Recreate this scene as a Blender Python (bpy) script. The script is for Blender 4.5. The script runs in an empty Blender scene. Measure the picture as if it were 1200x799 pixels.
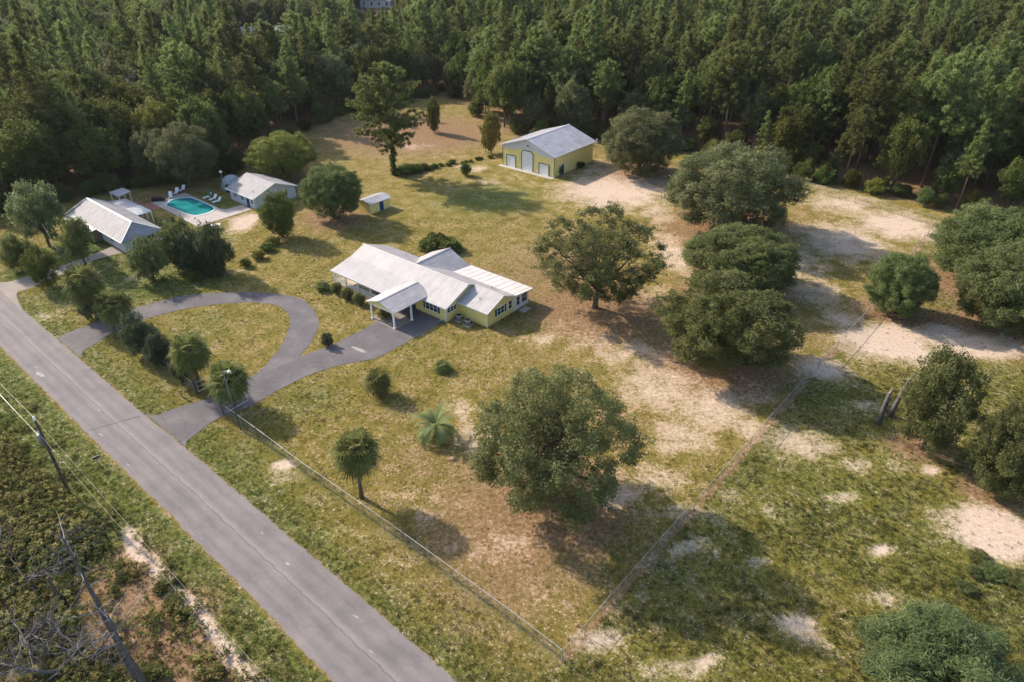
import bpy, math, random
import numpy as np
from mathutils import Vector
R = math.radians
S = bpy.context.scene
C = S.collection

# ------------------------------------------------------------------ camera
CAM_H = 50.0
PITCH = R(32.0)
FPX = 800.0            # focal length in pixels of a 1200 px wide frame
cam_data = bpy.data.cameras.new('camera')
cam = bpy.data.objects.new('camera', cam_data); C.objects.link(cam)
cam.location = (0, 0, CAM_H)
cam.rotation_euler = (math.pi/2 - PITCH, 0, 0)
cam_data.sensor_width = 36.0
cam_data.lens = 36.0*FPX/1200.0
cam_data.clip_end = 4000
S.camera = cam

# ------------------------------------------------------------------ light
SUN_AZ, SUN_EL = 145.0, 32.0       # math azimuth of the sun seen from the ground
w = bpy.data.worlds.new('World'); S.world = w; w.use_nodes = True
wn = w.node_tree.nodes; wl = w.node_tree.links
sky = wn.new('ShaderNodeTexSky'); sky.sky_type = 'NISHITA'; sky.sun_disc = False
sky.sun_elevation = R(SUN_EL); sky.sun_rotation = R(90-SUN_AZ)
sky.air_density = 1.0; sky.dust_density = 1.6; sky.ozone_density = 1.0
bg = wn['Background']; bg.inputs['Strength'].default_value = 0.15
wl.new(sky.outputs[0], bg.inputs[0])
sd = bpy.data.lights.new('sun', 'SUN'); sun = bpy.data.objects.new('sun', sd); C.objects.link(sun)
sd.energy = 4.0; sd.angle = R(1.2); sd.color = (1.0, 0.895, 0.76)
sv = Vector((math.cos(R(SUN_AZ))*math.cos(R(SUN_EL)), math.sin(R(SUN_AZ))*math.cos(R(SUN_EL)), math.sin(R(SUN_EL))))
sun.rotation_euler = sv.to_track_quat('Z', 'Y').to_euler()
S.view_settings.view_transform = 'Standard'; S.view_settings.look = 'None'
S.view_settings.gamma = 1.0; S.view_settings.use_curve_mapping = False
S.view_settings.exposure = 0.92
S.cycles.max_bounces = 6; S.cycles.diffuse_bounces = 3; S.cycles.transparent_max_bounces = 4

# ------------------------------------------------------------------ helpers
def G(px, py, z=0.0):
    """a surveyed point: photo pixel -> place on the level z of the ground plane"""
    x = (px-600)/FPX; y = (399.5-py)/FPX
    r = (x, math.cos(PITCH)+y*math.sin(PITCH), -math.sin(PITCH)+y*math.cos(PITCH))
    t = (CAM_H-z)/-r[2]
    return (r[0]*t, r[1]*t)

def tag(o, label=None, cat=None, group=None, kind=None):
    if label: o['label'] = label
    if cat: o['category'] = cat
    if group: o['group'] = group
    if kind: o['kind'] = kind
    return o

def empty(name, loc=(0,0,0), rz=0.0, label=None, cat=None, group=None, parent=None):
    o = bpy.data.objects.new(name, None); C.objects.link(o)
    o.empty_display_size = 0.5
    o.location = loc; o.rotation_euler = (0,0,rz)
    if parent: o.parent = parent
    return tag(o, label, cat, group)

def link_mesh(name, me, mats=None, parent=None, loc=(0,0,0), rot=(0,0,0), scale=(1,1,1)):
    o = bpy.data.objects.new(name, me); C.objects.link(o)
    if mats is not None and len(me.materials) == 0:
        for m in (mats if isinstance(mats,(list,tuple)) else [mats]): me.materials.append(m)
    o.location = loc; o.rotation_euler = rot; o.scale = scale
    if parent: o.parent = parent
    return o

def np_mesh(name, V, F, k, tint=None, smooth=False):
    """V (n,3) float, F (m,k) int"""
    V = np.asarray(V, np.float32); F = np.asarray(F, np.int32)
    me = bpy.data.meshes.new(name)
    me.vertices.add(len(V)); me.vertices.foreach_set('co', V.ravel())
    me.loops.add(F.size); me.loops.foreach_set('vertex_index', F.ravel())
    me.polygons.add(len(F)); me.polygons.foreach_set('loop_start', np.arange(0, F.size, k, dtype=np.int32))
    if smooth: me.polygons.foreach_set('use_smooth', np.ones(len(F), bool))
    if tint is not None:
        a = me.attributes.new('tint', 'FLOAT', 'POINT'); a.data.foreach_set('value', np.asarray(tint, np.float32))
    me.update(calc_edges=True)
    return me

class MB:
    """collects simple solids, builds ONE mesh object"""
    def __init__(s): s.v=[]; s.f=[]
    def add(s, vs, fs):
        b=len(s.v); s.v += [tuple(p) for p in vs]; s.f += [tuple(i+b for i in f) for f in fs]; return s
    def box(s, x0,x1,y0,y1,z0,z1):
        return s.add([(x0,y0,z0),(x1,y0,z0),(x1,y1,z0),(x0,y1,z0),(x0,y0,z1),(x1,y0,z1),(x1,y1,z1),(x0,y1,z1)],
              [(0,3,2,1),(4,5,6,7),(0,1,5,4),(1,2,6,5),(2,3,7,6),(3,0,4,7)])
    def extr(s, poly, vec):
        n=len(poly); a=[Vector(p) for p in poly]; v=Vector(vec); b=[p+v for p in a]
        return s.add(a+b, [tuple(range(n))[::-1], tuple(range(n,2*n))]+[(i,(i+1)%n,(i+1)%n+n,i+n) for i in range(n)])
    def bar(s, p, q, w, h=None, up=(0,0,1)):
        h = h or w; p=Vector(p); q=Vector(q); d=(q-p).normalized(); u=Vector(up)
        sd_=d.cross(u); 
        if sd_.length<1e-4: sd_=d.cross(Vector((1,0,0)))
        sd_.normalize(); up2=sd_.cross(d)
        cs=[(-w/2,-h/2),(w/2,-h/2),(w/2,h/2),(-w/2,h/2)]
        return s.add([p+sd_*a+up2*b for a,b in cs]+[q+sd_*a+up2*b for a,b in cs],
              [(0,3,2,1),(4,5,6,7),(0,1,5,4),(1,2,6,5),(2,3,7,6),(3,0,4,7)])
    def tube(s, pts, rad, n=6, cap=True):
        pts=[Vector(p) for p in pts]; m=len(pts)
        if not isinstance(rad,(list,tuple)): rad=[rad]*m
        b=len(s.v); ref=Vector((0.31,0.2,0.93))
        for i,p in enumerate(pts):
            d=(pts[min(i+1,m-1)]-pts[max(i-1,0)]).normalized()
            r0=ref if abs(d.dot(ref))<.95 else Vector((1,0,0))
            x=d.cross(r0).normalized(); y=d.cross(x)
            for j in range(n):
                a=2*math.pi*j/n; s.v.append(tuple(p+(x*math.cos(a)+y*math.sin(a))*rad[i]))
        for i in range(m-1):
            for j in range(n):
                a=b+i*n+j; c=b+i*n+(j+1)%n; s.f.append((a,c,c+n,a+n))
        if cap:
            s.f.append(tuple(b+j for j in range(n))); s.f.append(tuple(b+(m-1)*n+j for j in range(n))[::-1])
        return s
    def lathe(s, prof, cx=0, cy=0, n=16):
        b=len(s.v); m=len(prof)
        for r,z in prof:
            for j in range(n):
                a=2*math.pi*j/n; s.v.append((cx+r*math.cos(a),cy+r*math.sin(a),z))
        for i in range(m-1):
            for j in range(n):
                a=b+i*n+j; c=b+i*n+(j+1)%n; s.f.append((a,c,c+n,a+n))
        s.f.append(tuple(b+j for j in range(n))[::-1]); s.f.append(tuple(b+(m-1)*n+j for j in range(n)))
        return s
    def mesh(s, name, smooth=False):
        me=bpy.data.meshes.new(name); me.from_pydata(s.v,[],s.f)
        import bmesh
        bm=bmesh.new(); bm.from_mesh(me); bmesh.ops.recalc_face_normals(bm, faces=bm.faces); bm.to_mesh(me); bm.free()
        if smooth: me.polygons.foreach_set('use_smooth',[True]*len(me.polygons))
        me.update(); return me
    def build(s, name, mat, parent=None, smooth=False, **k):
        return link_mesh(name, s.mesh(name,smooth), mat, parent, **k)

# ------------------------------------------------------------------ materials
def new_mat(name):
    m=bpy.data.materials.new(name); m.use_nodes=True; nt=m.node_tree; return m, nt, nt.nodes, nt.links
def noise(n, l, scale, detail=4, rough=.6, vec=None, dist=0.0):
    t=n.new('ShaderNodeTexNoise'); t.inputs['Scale'].default_value=scale; t.inputs['Detail'].default_value=detail
    t.inputs['Roughness'].default_value=rough; t.inputs['Distortion'].default_value=dist
    if vec: l.new(vec, t.inputs['Vector'])
    return t.outputs['Fac']
def ramp(n, l, fac, stops):
    r=n.new('ShaderNodeValToRGB'); e=r.color_ramp.elements
    e[0].position=stops[0][0]; e[0].color=(*stops[0][1],1); e[1].position=stops[-1][0]; e[1].color=(*stops[-1][1],1)
    for p,c in stops[1:-1]:
        x=e.new(p); x.color=(*c,1)
    l.new(fac, r.inputs[0]); return r.outputs[0]
def mth(n,l,op,a,b=None,c=None,clamp=False):
    t=n.new('ShaderNodeMath'); t.operation=op; t.use_clamp=clamp
    for i,x in enumerate((a,b,c)):
        if x is None: continue
        if isinstance(x,(int,float)): t.inputs[i].default_value=x
        else: l.new(x,t.inputs[i])
    return t.outputs[0]
def mix(n,l,fac,a,b,mode='MIX'):
    t=n.new('ShaderNodeMix'); t.data_type='RGBA'; t.blend_type=mode
    if isinstance(fac,(int,float)): t.inputs[0].default_value=fac
    else: l.new(fac,t.inputs[0])
    for i,x in ((6,a),(7,b)):
        if isinstance(x,tuple): t.inputs[i].default_value=(*x,1)
        else: l.new(x,t.inputs[i])
    return t.outputs[2]
def geo_pos(n): return n.new('ShaderNodeNewGeometry').outputs['Position']
def obj_pos(n): return n.new('ShaderNodeTexCoord').outputs['Object']

def simple(name, col, rough=.7, metal=0.0, var=.12, scale=1.5, bump=.0, bscale=20, spec=.3):
    m,nt,n,l=new_mat(name); b=n['Principled BSDF']; p=obj_pos(n)
    f=noise(n,l,scale,5,.65,p)
    lo=tuple(c*(1-var) for c in col); hi=tuple(min(1,c*(1+var)) for c in col)
    l.new(ramp(n,l,f,[(.3,lo),(.7,hi)]), b.inputs['Base Color'])
    b.inputs['Roughness'].default_value=rough; b.inputs['Metallic'].default_value=metal
    b.inputs['Specular IOR Level'].default_value=spec
    if bump:
        bp=n.new('ShaderNodeBump'); bp.inputs['Strength'].default_value=bump; bp.inputs['Distance'].default_value=.02
        l.new(noise(n,l,bscale,3,.6,p),bp.inputs['Height']); l.new(bp.outputs[0],b.inputs['Normal'])
    return m

def leaf_mat(name, dark, light, tip=None, trans=.40, rnd=.35):
    m,nt,n,l=new_mat(name); b=n['Principled BSDF']
    at=n.new('ShaderNodeAttribute'); at.attribute_name='tint'
    oi=n.new('ShaderNodeObjectInfo')
    p=geo_pos(n)
    f=noise(n,l,.55,3,.6,p)
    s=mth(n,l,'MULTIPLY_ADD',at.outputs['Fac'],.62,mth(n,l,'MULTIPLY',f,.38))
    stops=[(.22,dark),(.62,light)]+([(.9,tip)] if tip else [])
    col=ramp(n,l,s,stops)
    hs=n.new('ShaderNodeHueSaturation'); l.new(col,hs.inputs['Color'])
    l.new(mth(n,l,'MULTIPLY_ADD',oi.outputs['Random'],.05,.475),hs.inputs['Hue'])
    l.new(mth(n,l,'MULTIPLY_ADD',oi.outputs['Random'],rnd,1-rnd*.5),hs.inputs['Value'])
    l.new(hs.outputs[0],b.inputs['Base Color'])
    b.inputs['Roughness'].default_value=.7; b.inputs['Specular IOR Level'].default_value=.07
    tr=n.new('ShaderNodeBsdfTranslucent'); l.new(hs.outputs[0],tr.inputs[0])
    mx=n.new('ShaderNodeMixShader'); mx.inputs[0].default_value=trans
    l.new(b.outputs[0],mx.inputs[1]); l.new(tr.outputs[0],mx.inputs[2]); l.new(mx.outputs[0],n['Material Output'].inputs[0])
    return m

M={}
M['oak']=leaf_mat('oak_leaves',(.075,.092,.03),(.19,.212,.078),(.30,.30,.135),trans=.45)
M['oak_front']=leaf_mat('front_oak_leaves',(.085,.092,.034),(.205,.205,.082),(.31,.29,.14),trans=.42)
M['oak_right']=leaf_mat('olive_oak_leaves',(.075,.095,.032),(.185,.215,.085),(.28,.29,.135),trans=.45)
M['oak_gray']=leaf_mat('gray_oak_leaves',(.09,.108,.045),(.215,.228,.105),(.31,.31,.17),trans=.45)
M['oak_green']=leaf_mat('green_leaves',(.055,.08,.018),(.15,.185,.05),(.22,.24,.075))
M['broad']=leaf_mat('broadleaf',(.062,.078,.02),(.165,.185,.055),(.25,.24,.085),rnd=.9,trans=.48)
M['gold']=leaf_mat('yellowing_leaves',(.11,.12,.025),(.25,.245,.06),(.33,.29,.09),rnd=.4)
M['cedar']=leaf_mat('cedar_leaves',(.040,.052,.028),(.105,.125,.068),(.16,.18,.10))
M['pine']=leaf_mat('pine_needles',(.085,.108,.032),(.23,.26,.09),(.34,.345,.15),rnd=.75,trans=.5)
M['bluish']=leaf_mat('bluish_leaves',(.065,.092,.036),(.155,.19,.078),(.23,.25,.115))
M['palm']=leaf_mat('palm_leaves',(.06,.078,.02),(.19,.205,.065),(.30,.28,.115))
M['pindo']=leaf_mat('pindo_leaves',(.11,.14,.05),(.25,.30,.125),(.38,.40,.20))
M['weed']=leaf_mat('weed_leaves',(.05,.062,.016),(.17,.17,.05),(.27,.235,.09),rnd=.9)
M['green_grass']=leaf_mat('green_grass_blades',(.05,.068,.015),(.14,.155,.042),(.29,.26,.11),rnd=.9)
M['straw']=leaf_mat('straw_weeds',(.13,.11,.035),(.30,.26,.09),(.40,.34,.15),rnd=.6)
M['grass']=leaf_mat('grass_blades',(.088,.082,.022),(.21,.172,.056),(.42,.32,.19),rnd=1.0)
M['dead_frond']=leaf_mat('dead_fronds',(.10,.07,.035),(.22,.16,.08))
M['bark']=simple('bark',(.11,.085,.065),.9,var=.35,scale=4,bump=.6,bscale=12,spec=.1)
M['bark_pine']=simple('pine_bark',(.16,.115,.085),.9,var=.35,scale=3,bump=.6,bscale=10,spec=.1)
M['bark_dead']=simple('dead_wood',(.11,.095,.09),.9,var=.5,scale=2.5,bump=.6,bscale=12,spec=.1)
M['bark_pale']=simple('pale_dead_wood',(.32,.29,.27),.9,var=.3,scale=5,bump=.4,bscale=20,spec=.1)
M['metal_roof']=simple('white_metal_roof',(.44,.405,.395),.6,var=.07,scale=.7,spec=.5)
M['metal_white']=simple('bright_white_roof',(.62,.56,.52),.5,var=.05,scale=.9)
M['barn_roof']=simple('barn_roof_sheet',(.40,.385,.41),.45,var=.12,scale=.35,spec=.5)
M['shingle']=simple('grey_roof_coating',(.285,.27,.275),.7,var=.14,scale=.8,bump=.3,bscale=30)
M['trim']=simple('white_trim',(.66,.64,.62),.5,var=.04)
def streak(m,amt=.16):
    nt=m.node_tree; n=nt.nodes; l=nt.links; b=n['Principled BSDF']; src_=b.inputs['Base Color'].links[0].from_socket
    mp=n.new('ShaderNodeMapping'); mp.inputs['Scale'].default_value=(2.6,.25,.25); l.new(obj_pos(n),mp.inputs[0])
    f=noise(n,l,1.0,5,.7,mp.outputs[0]); g_=noise(n,l,.35,4,.6,obj_pos(n))
    c=mix(n,l,1.0,src_,ramp(n,l,mth(n,l,'MULTIPLY_ADD',f,.6,mth(n,l,'MULTIPLY',g_,.4)),[(.38,(1-amt,1-amt*1.05,1-amt*1.15)),(.58,(1.04,1.03,1.03))]),'MULTIPLY'); l.new(c,b.inputs['Base Color'])
for k_ in ('metal_roof','barn_roof','metal_white','shingle'): streak(M[k_])
M['white']=simple('white_paint',(.80,.79,.77),.45,var=.03)
M['teal']=simple('dark_teal_paint',(.02,.07,.09),.5,var=.2)
M['dkblue']=simple('dark_blue_paint',(.012,.045,.11),.5,var=.15)
M['concrete']=simple('concrete',(.42,.38,.33),.9,var=.14,scale=1.2,bump=.2)
M['deckc']=simple('pool_deck_concrete',(.42,.36,.325),.85,var=.12,scale=.9,bump=.15)
M['brickpave']=simple('red_brick_paving',(.30,.15,.11),.9,var=.2,scale=3)
M['steel']=simple('galvanised_steel',(.36,.37,.38),.45,metal=.6,var=.15)
M['dksteel']=simple('weathered_steel',(.13,.135,.14),.6,metal=.3,var=.2)
M['black']=simple('black_metal',(.02,.02,.022),.5,var=.3)
M['dkwood']=simple('treated_wood',(.09,.065,.05),.9,var=.3,scale=3,bump=.3)
M['ac']=simple('grey_casing',(.30,.30,.30),.5,metal=.3,var=.12)
M['green_cloth']=simple('green_cloth',(.03,.13,.08),.8,var=.2)
M['tarp']=simple('pale_tarp',(.33,.36,.38),.6,var=.15)
M['wire']=simple('aluminium_wire',(.50,.47,.42),.5,metal=.2,var=.05)
M['cream']=simple('porch_floor_paint',(.50,.42,.30),.8,var=.1)
M['brown']=simple('brown_siding',(.22,.17,.13),.8,var=.15)

def siding(name, col, step=.6, vertical=True):
    m,nt,n,l=new_mat(name); b=n['Principled BSDF']; p=obj_pos(n)
    f=noise(n,l,.8,5,.6,p)
    c=ramp(n,l,f,[(.3,tuple(x*.9 for x in col)),(.7,tuple(min(1,x*1.07) for x in col))])
    st=noise(n,l,1.0,4,.6,p)
    sx=n.new('ShaderNodeSeparateXYZ'); l.new(p,sx.inputs[0])
    ax=mth(n,l,'ADD',sx.outputs[0],sx.outputs[1]) if vertical else sx.outputs[2]
    fr=mth(n,l,'FRACT',mth(n,l,'DIVIDE',ax,step))
    ln=mth(n,l,'LESS_THAN',fr,.1)
    c2=mix(n,l,mth(n,l,'MULTIPLY',ln,.25),c,tuple(x*.55 for x in col))
    low=mth(n,l,'MULTIPLY',mth(n,l,'SUBTRACT',.45,sx.outputs[2],clamp=True),mth(n,l,'MULTIPLY',st,1.2),clamp=True)
    c3=mix(n,l,low,c2,(.25,.19,.12))       # soil splash at the foot of the wall
    l.new(c3,b.inputs['Base Color']); b.inputs['Roughness'].default_value=.65
    bp=n.new('ShaderNodeBump'); bp.inputs['Strength'].default_value=.5; bp.inputs['Distance'].default_value=.02
    l.new(mth(n,l,'SUBTRACT',1,ln),bp.inputs['Height']); l.new(bp.outputs[0],b.inputs['Normal'])
    return m
M['yellow']=siding('yellow_siding',(.74,.60,.21),.4)
M['yellow_barn']=siding('yellow_metal_siding',(.78,.65,.25),.9)
M['paleblue']=siding('pale_blue_siding',(.52,.56,.60),.25,False)
M['whitesid']=siding('white_siding',(.60,.60,.61),.25,False)

def glass(name, col=(.03,.045,.05)):
    m,nt,n,l=new_mat(name); b=n['Principled BSDF']
    b.inputs['Base Color'].default_value=(*col,1); b.inputs['Roughness'].default_value=.08
    b.inputs['Specular IOR Level'].default_value=.7; return m
M['glass']=glass('window_glass')

def asphalt(name, base, warm, age=.5, road=False):
    m,nt,n,l=new_mat(name); b=n['Principled BSDF']; p=geo_pos(n)
    f=noise(n,l,.25,6,.6,p); g=noise(n,l,30,3,.7,p); h=noise(n,l,2.2,5,.7,p,.6)
    c=ramp(n,l,f,[(.25,tuple(x*.78 for x in base)),(.5,base),(.75,warm)])
    if road:
        uv=n.new('ShaderNodeUVMap'); uv.uv_map='lane'; sp=n.new('ShaderNodeSeparateXYZ'); l.new(uv.outputs[0],sp.inputs[0])
        u=sp.outputs[0]                                 # 0..1 across the road
        # long streaks along the lane (tyre wear and the joint of the two paver passes)
        mp=n.new('ShaderNodeMapping'); mp.inputs['Scale'].default_value=(22,.35,1); l.new(uv.outputs[0],mp.inputs[0])
        st=noise(n,l,1.0,4,.6,mp.outputs[0])
        c=mix(n,l,.42,c,ramp(n,l,st,[(.3,(.66,.66,.68)),(.7,(1.12,1.08,1.05))]),'MULTIPLY')
        def band(c0,wd,st_):
            d=mth(n,l,'ABSOLUTE',mth(n,l,'SUBTRACT',u,c0)); return mth(n,l,'MULTIPLY',mth(n,l,'SUBTRACT',1,mth(n,l,'DIVIDE',d,wd),clamp=True),st_)
        for cc,ww,ss in ((.16,.08,.22),(.36,.08,.22),(.64,.08,.3),(.86,.08,.25)):
            c=mix(n,l,band(cc,ww,ss),c,(.075,.07,.075))
        c=mix(n,l,band(.47,.07,.5),c,(.27,.235,.22))
        jit=mth(n,l,'MULTIPLY_ADD',noise(n,l,.6,4,.6,p),.02,.49)
        d=mth(n,l,'ABSOLUTE',mth(n,l,'SUBTRACT',u,jit))
        c=mix(n,l,mth(n,l,'MULTIPLY',mth(n,l,'LESS_THAN',d,.008),.5),c,(.06,.055,.055))
        # the sealed crack running across
        e=mth(n,l,'MINIMUM',u,mth(n,l,'SUBTRACT',1,u))
        ed=mth(n,l,'SUBTRACT',1,mth(n,l,'DIVIDE',e,mth(n,l,'MULTIPLY_ADD',h,.10,.0)),clamp=True)
        c=mix(n,l,mth(n,l,'MULTIPLY',ed,.55),c,(.20,.16,.12))
    # pale scuffs and dark patches
    sc=noise(n,l,.8,6,.75,p,1.0)
    c=mix(n,l,mth(n,l,'MULTIPLY',mth(n,l,'SUBTRACT',sc,.60,clamp=True),4.0,clamp=True),c,tuple(min(1,x*1.35) for x in base))
    cr=n.new('ShaderNodeTexVoronoi'); cr.feature='DISTANCE_TO_EDGE'; cr.inputs['Scale'].default_value=.33
    wv=n.new('ShaderNodeVectorMath'); wv.operation='ADD'; nz=n.new('ShaderNodeTexNoise'); nz.inputs['Scale'].default_value=.9; nz.inputs['Detail'].default_value=4
    l.new(p,nz.inputs['Vector']); l.new(p,wv.inputs[0]); l.new(nz.outputs['Color'],wv.inputs[1]); l.new(wv.outputs[0],cr.inputs['Vector'])
    ck=mth(n,l,'LESS_THAN',cr.outputs[0],.012)
    c=mix(n,l,mth(n,l,'MULTIPLY',ck,age*.5),c,tuple(x*.45 for x in base))
    c=mix(n,l,.5,c,ramp(n,l,g,[(.3,(.7,.7,.7)),(.7,(1.25,1.25,1.25))]),'MULTIPLY')
    l.new(c,b.inputs['Base Color']); b.inputs['Roughness'].default_value=.88; b.inputs['Specular IOR Level'].default_value=.25
    bp=n.new('ShaderNodeBump'); bp.inputs['Strength'].default_value=.35; bp.inputs['Distance'].default_value=.02
    l.new(mth(n,l,'ADD',g,mth(n,l,'MULTIPLY',h,.5)),bp.inputs['Height']); l.new(bp.outputs[0],b.inputs['Normal'])
    return m
M['road']=asphalt('old_asphalt',(.20,.176,.172),(.245,.214,.20),.35,True)
M['drive']=asphalt('driveway_asphalt',(.125,.112,.115),(.19,.165,.16),.8)
M['ndrive']=asphalt('neighbour_drive',(.26,.22,.19),(.33,.27,.22),.5)

def ground_mat():
    m,nt,n,l=new_mat('lawn_sand_and_litter'); b=n['Principled BSDF']; p=geo_pos(n)
    def A(x):
        a=n.new('ShaderNodeAttribute'); a.attribute_name=x; return a.outputs['Fac']
    sand,lush,lit,weed=A('sand'),A('lush'),A('litter'),A('weedy')
    big=noise(n,l,.045,4,.55,p); mid=noise(n,l,.35,6,.65,p,.4); fine=noise(n,l,2.2,6,.75,p,.3); tiny=noise(n,l,9,4,.7,p)
    # dry summer lawn
    lawn=ramp(n,l,mth(n,l,'MULTIPLY_ADD',mid,.5,mth(n,l,'MULTIPLY',fine,.5)),
        [(.30,(.090,.080,.015)),(.45,(.165,.138,.028)),(.56,(.245,.185,.048)),(.70,(.35,.25,.11))])
    grn=ramp(n,l,mth(n,l,'MULTIPLY_ADD',mid,.4,mth(n,l,'MULTIPLY',fine,.6)),
        [(.30,(.032,.052,.010)),(.46,(.080,.112,.022)),(.58,(.150,.170,.045)),(.72,(.28,.25,.11))])
    lf=mth(n,l,'MULTIPLY_ADD',mth(n,l,'ADD',mth(n,l,'MULTIPLY',mid,.6),mth(n,l,'MULTIPLY',big,.4)),3.2,mth(n,l,'MULTIPLY_ADD',lush,2.1,-2.45),clamp=True)
    c=mix(n,l,lf,lawn,grn)
    n4=noise(n,l,.85,6,.7,p,.5)
    tan=mth(n,l,'MULTIPLY',mth(n,l,'SUBTRACT',mth(n,l,'MULTIPLY_ADD',n4,.6,mth(n,l,'MULTIPLY',mid,.4)),.505,clamp=True),9.0,clamp=True)
    c=mix(n,l,mth(n,l,'MULTIPLY',tan,.28),c,ramp(n,l,tiny,[(.3,(.23,.15,.085)),(.7,(.46,.335,.225))]))
    # dry oak leaves and straw strewn about: small pale and reddish flecks
    c=mix(n,l,mth(n,l,'MULTIPLY',lit,.55,clamp=True),c,ramp(n,l,fine,[(.35,(.125,.072,.026)),(.65,(.29,.185,.088))]))
    dens=mth(n,l,'ADD',mth(n,l,'MULTIPLY_ADD',lit,.34,.02),mth(n,l,'MULTIPLY',mth(n,l,'SUBTRACT',mth(n,l,'MULTIPLY_ADD',mid,.75,mth(n,l,'MULTIPLY',n4,.35)),.50),2.6),clamp=True)
    dens=mth(n,l,'MULTIPLY',dens,mth(n,l,'MULTIPLY_ADD',lush,-.45,1.0),clamp=True)
    for sc_,th_,am in ((2.9,.34,.78),(5.2,.42,.72)):
        wv=n.new('ShaderNodeVectorMath'); wv.operation='ADD'; nz=n.new('ShaderNodeTexNoise'); nz.inputs['Scale'].default_value=5; l.new(p,nz.inputs['Vector'])
        s2=n.new('ShaderNodeVectorMath'); s2.operation='SCALE'; s2.inputs['Scale'].default_value=.16; l.new(nz.outputs['Color'],s2.inputs[0]); l.new(p,wv.inputs[0]); l.new(s2.outputs[0],wv.inputs[1])
        vo=n.new('ShaderNodeTexVoronoi'); vo.inputs['Scale'].default_value=sc_; l.new(wv.outputs[0],vo.inputs['Vector'])
        sr=n.new('ShaderNodeSeparateXYZ'); l.new(vo.outputs['Color'],sr.inputs[0])
        fl=mth(n,l,'MULTIPLY',mth(n,l,'LESS_THAN',vo.outputs['Distance'],th_),mth(n,l,'LESS_THAN',sr.outputs[0],dens))
        c=mix(n,l,mth(n,l,'MULTIPLY',fl,am),c,mix(n,l,sr.outputs[1],(.52,.39,.285),(.35,.225,.145)))
    c=mix(n,l,.8,c,ramp(n,l,noise(n,l,6.5,5,.8,p),[(.34,(.50,.50,.50)),(.5,(1,1,1)),(.66,(1.45,1.42,1.38))]),'MULTIPLY')
    # brown litter and bare brown soil
    lc=ramp(n,l,fine,[(.3,(.105,.055,.024)),(.5,(.235,.14,.073)),(.68,(.41,.28,.19))])
    ll=mth(n,l,'MULTIPLY_ADD',mth(n,l,'ADD',mth(n,l,'MULTIPLY',mid,.5),mth(n,l,'MULTIPLY',fine,.5)),3.0,mth(n,l,'MULTIPLY_ADD',lit,2.6,-2.45),clamp=True)
    c=mix(n,l,mth(n,l,'MULTIPLY',ll,.9),c,lc)
    # rank weeds
    wc=ramp(n,l,mth(n,l,'MULTIPLY_ADD',mid,.5,mth(n,l,'MULTIPLY',fine,.5)),[(.32,(.030,.034,.012)),(.5,(.075,.085,.025)),(.66,(.16,.15,.05))])
    c=mix(n,l,mth(n,l,'MULTIPLY',weed,.85),c,wc)
    # white sugar sand
    sc=ramp(n,l,mth(n,l,'MULTIPLY_ADD',tiny,.4,mth(n,l,'MULTIPLY',fine,.6)),[(.28,(.30,.205,.135)),(.5,(.54,.41,.315)),(.72,(.68,.56,.46))])
    sm=mth(n,l,'ADD',mth(n,l,'ADD',mth(n,l,'MULTIPLY',mid,.42),mth(n,l,'MULTIPLY',fine,.38)),mth(n,l,'MULTIPLY',tiny,.2))
    sf=mth(n,l,'MULTIPLY',mth(n,l,'SUBTRACT',mth(n,l,'MULTIPLY_ADD',sand,.46,sm),.665),4.6,clamp=True)
    c=mix(n,l,mth(n,l,'MULTIPLY',sf,.93),c,sc)
    l.new(c,b.inputs['Base Color']); b.inputs['Roughness'].default_value=.95; b.inputs['Specular IOR Level'].default_value=.1
    hgt=mth(n,l,'ADD',mth(n,l,'MULTIPLY',fine,1.0),mth(n,l,'MULTIPLY',tiny,.55))
    bp=n.new('ShaderNodeBump'); bp.inputs['Strength'].default_value=.85; bp.inputs['Distance'].default_value=.16
    l.new(mth(n,l,'MULTIPLY',hgt,mth(n,l,'MULTIPLY_ADD',sf,-.6,1.0)),bp.inputs['Height']); l.new(bp.outputs[0],b.inputs['Normal'])
    return m
M['ground']=ground_mat()

# ------------------------------------------------------------------ ground sheet
road_R=[G(*p) for p in ((-60,291),(0,341),(50,383),(95,421),(167,483),(220,526),(307,600),(420,697),(537,799),(640,889))]
road_L=[G(*p) for p in ((-60,347),(0,405),(50,455),(98,503),(146,551),(195,599),(300,704),(345,752),(390,799),(470,884))]
fence_front=[(-56.7,83.3),(-38.75,67.8),(-33.84,63.75),(-28.6,59.45),(-22.15,53.94),(-17.7,50.4),(-10.3,44.4),(0,35.8),(3.95,32.3)]
fence_side=[(3.95,32.3),(8.25,37.35),(13.4,43.3),(22.0,53.0),(30.3,62.5),(39.7,73.2),(50.5,85.0),(80.0,121.0)]
fence_back=[(80.0,121.0),(70.5,132.4),(60.0,143.5),(50.0,153.5)]
forest_edge=[(-260,40),(-140,108),(-104,124),(-96,130),(-84,140),(-74,146),(-62,154),(-57,182),(-50,206),(-36,224),(-22,232),(-14,215),(-4,186),(8,182),(26,176),(42,168),(56,156),(68,146),(84,131),(98,119),(112,112),(150,95),(260,60)]
def edge_y(x): 
    return np.interp(x,[p[0] for p in forest_edge],[p[1] for p in forest_edge])

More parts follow.
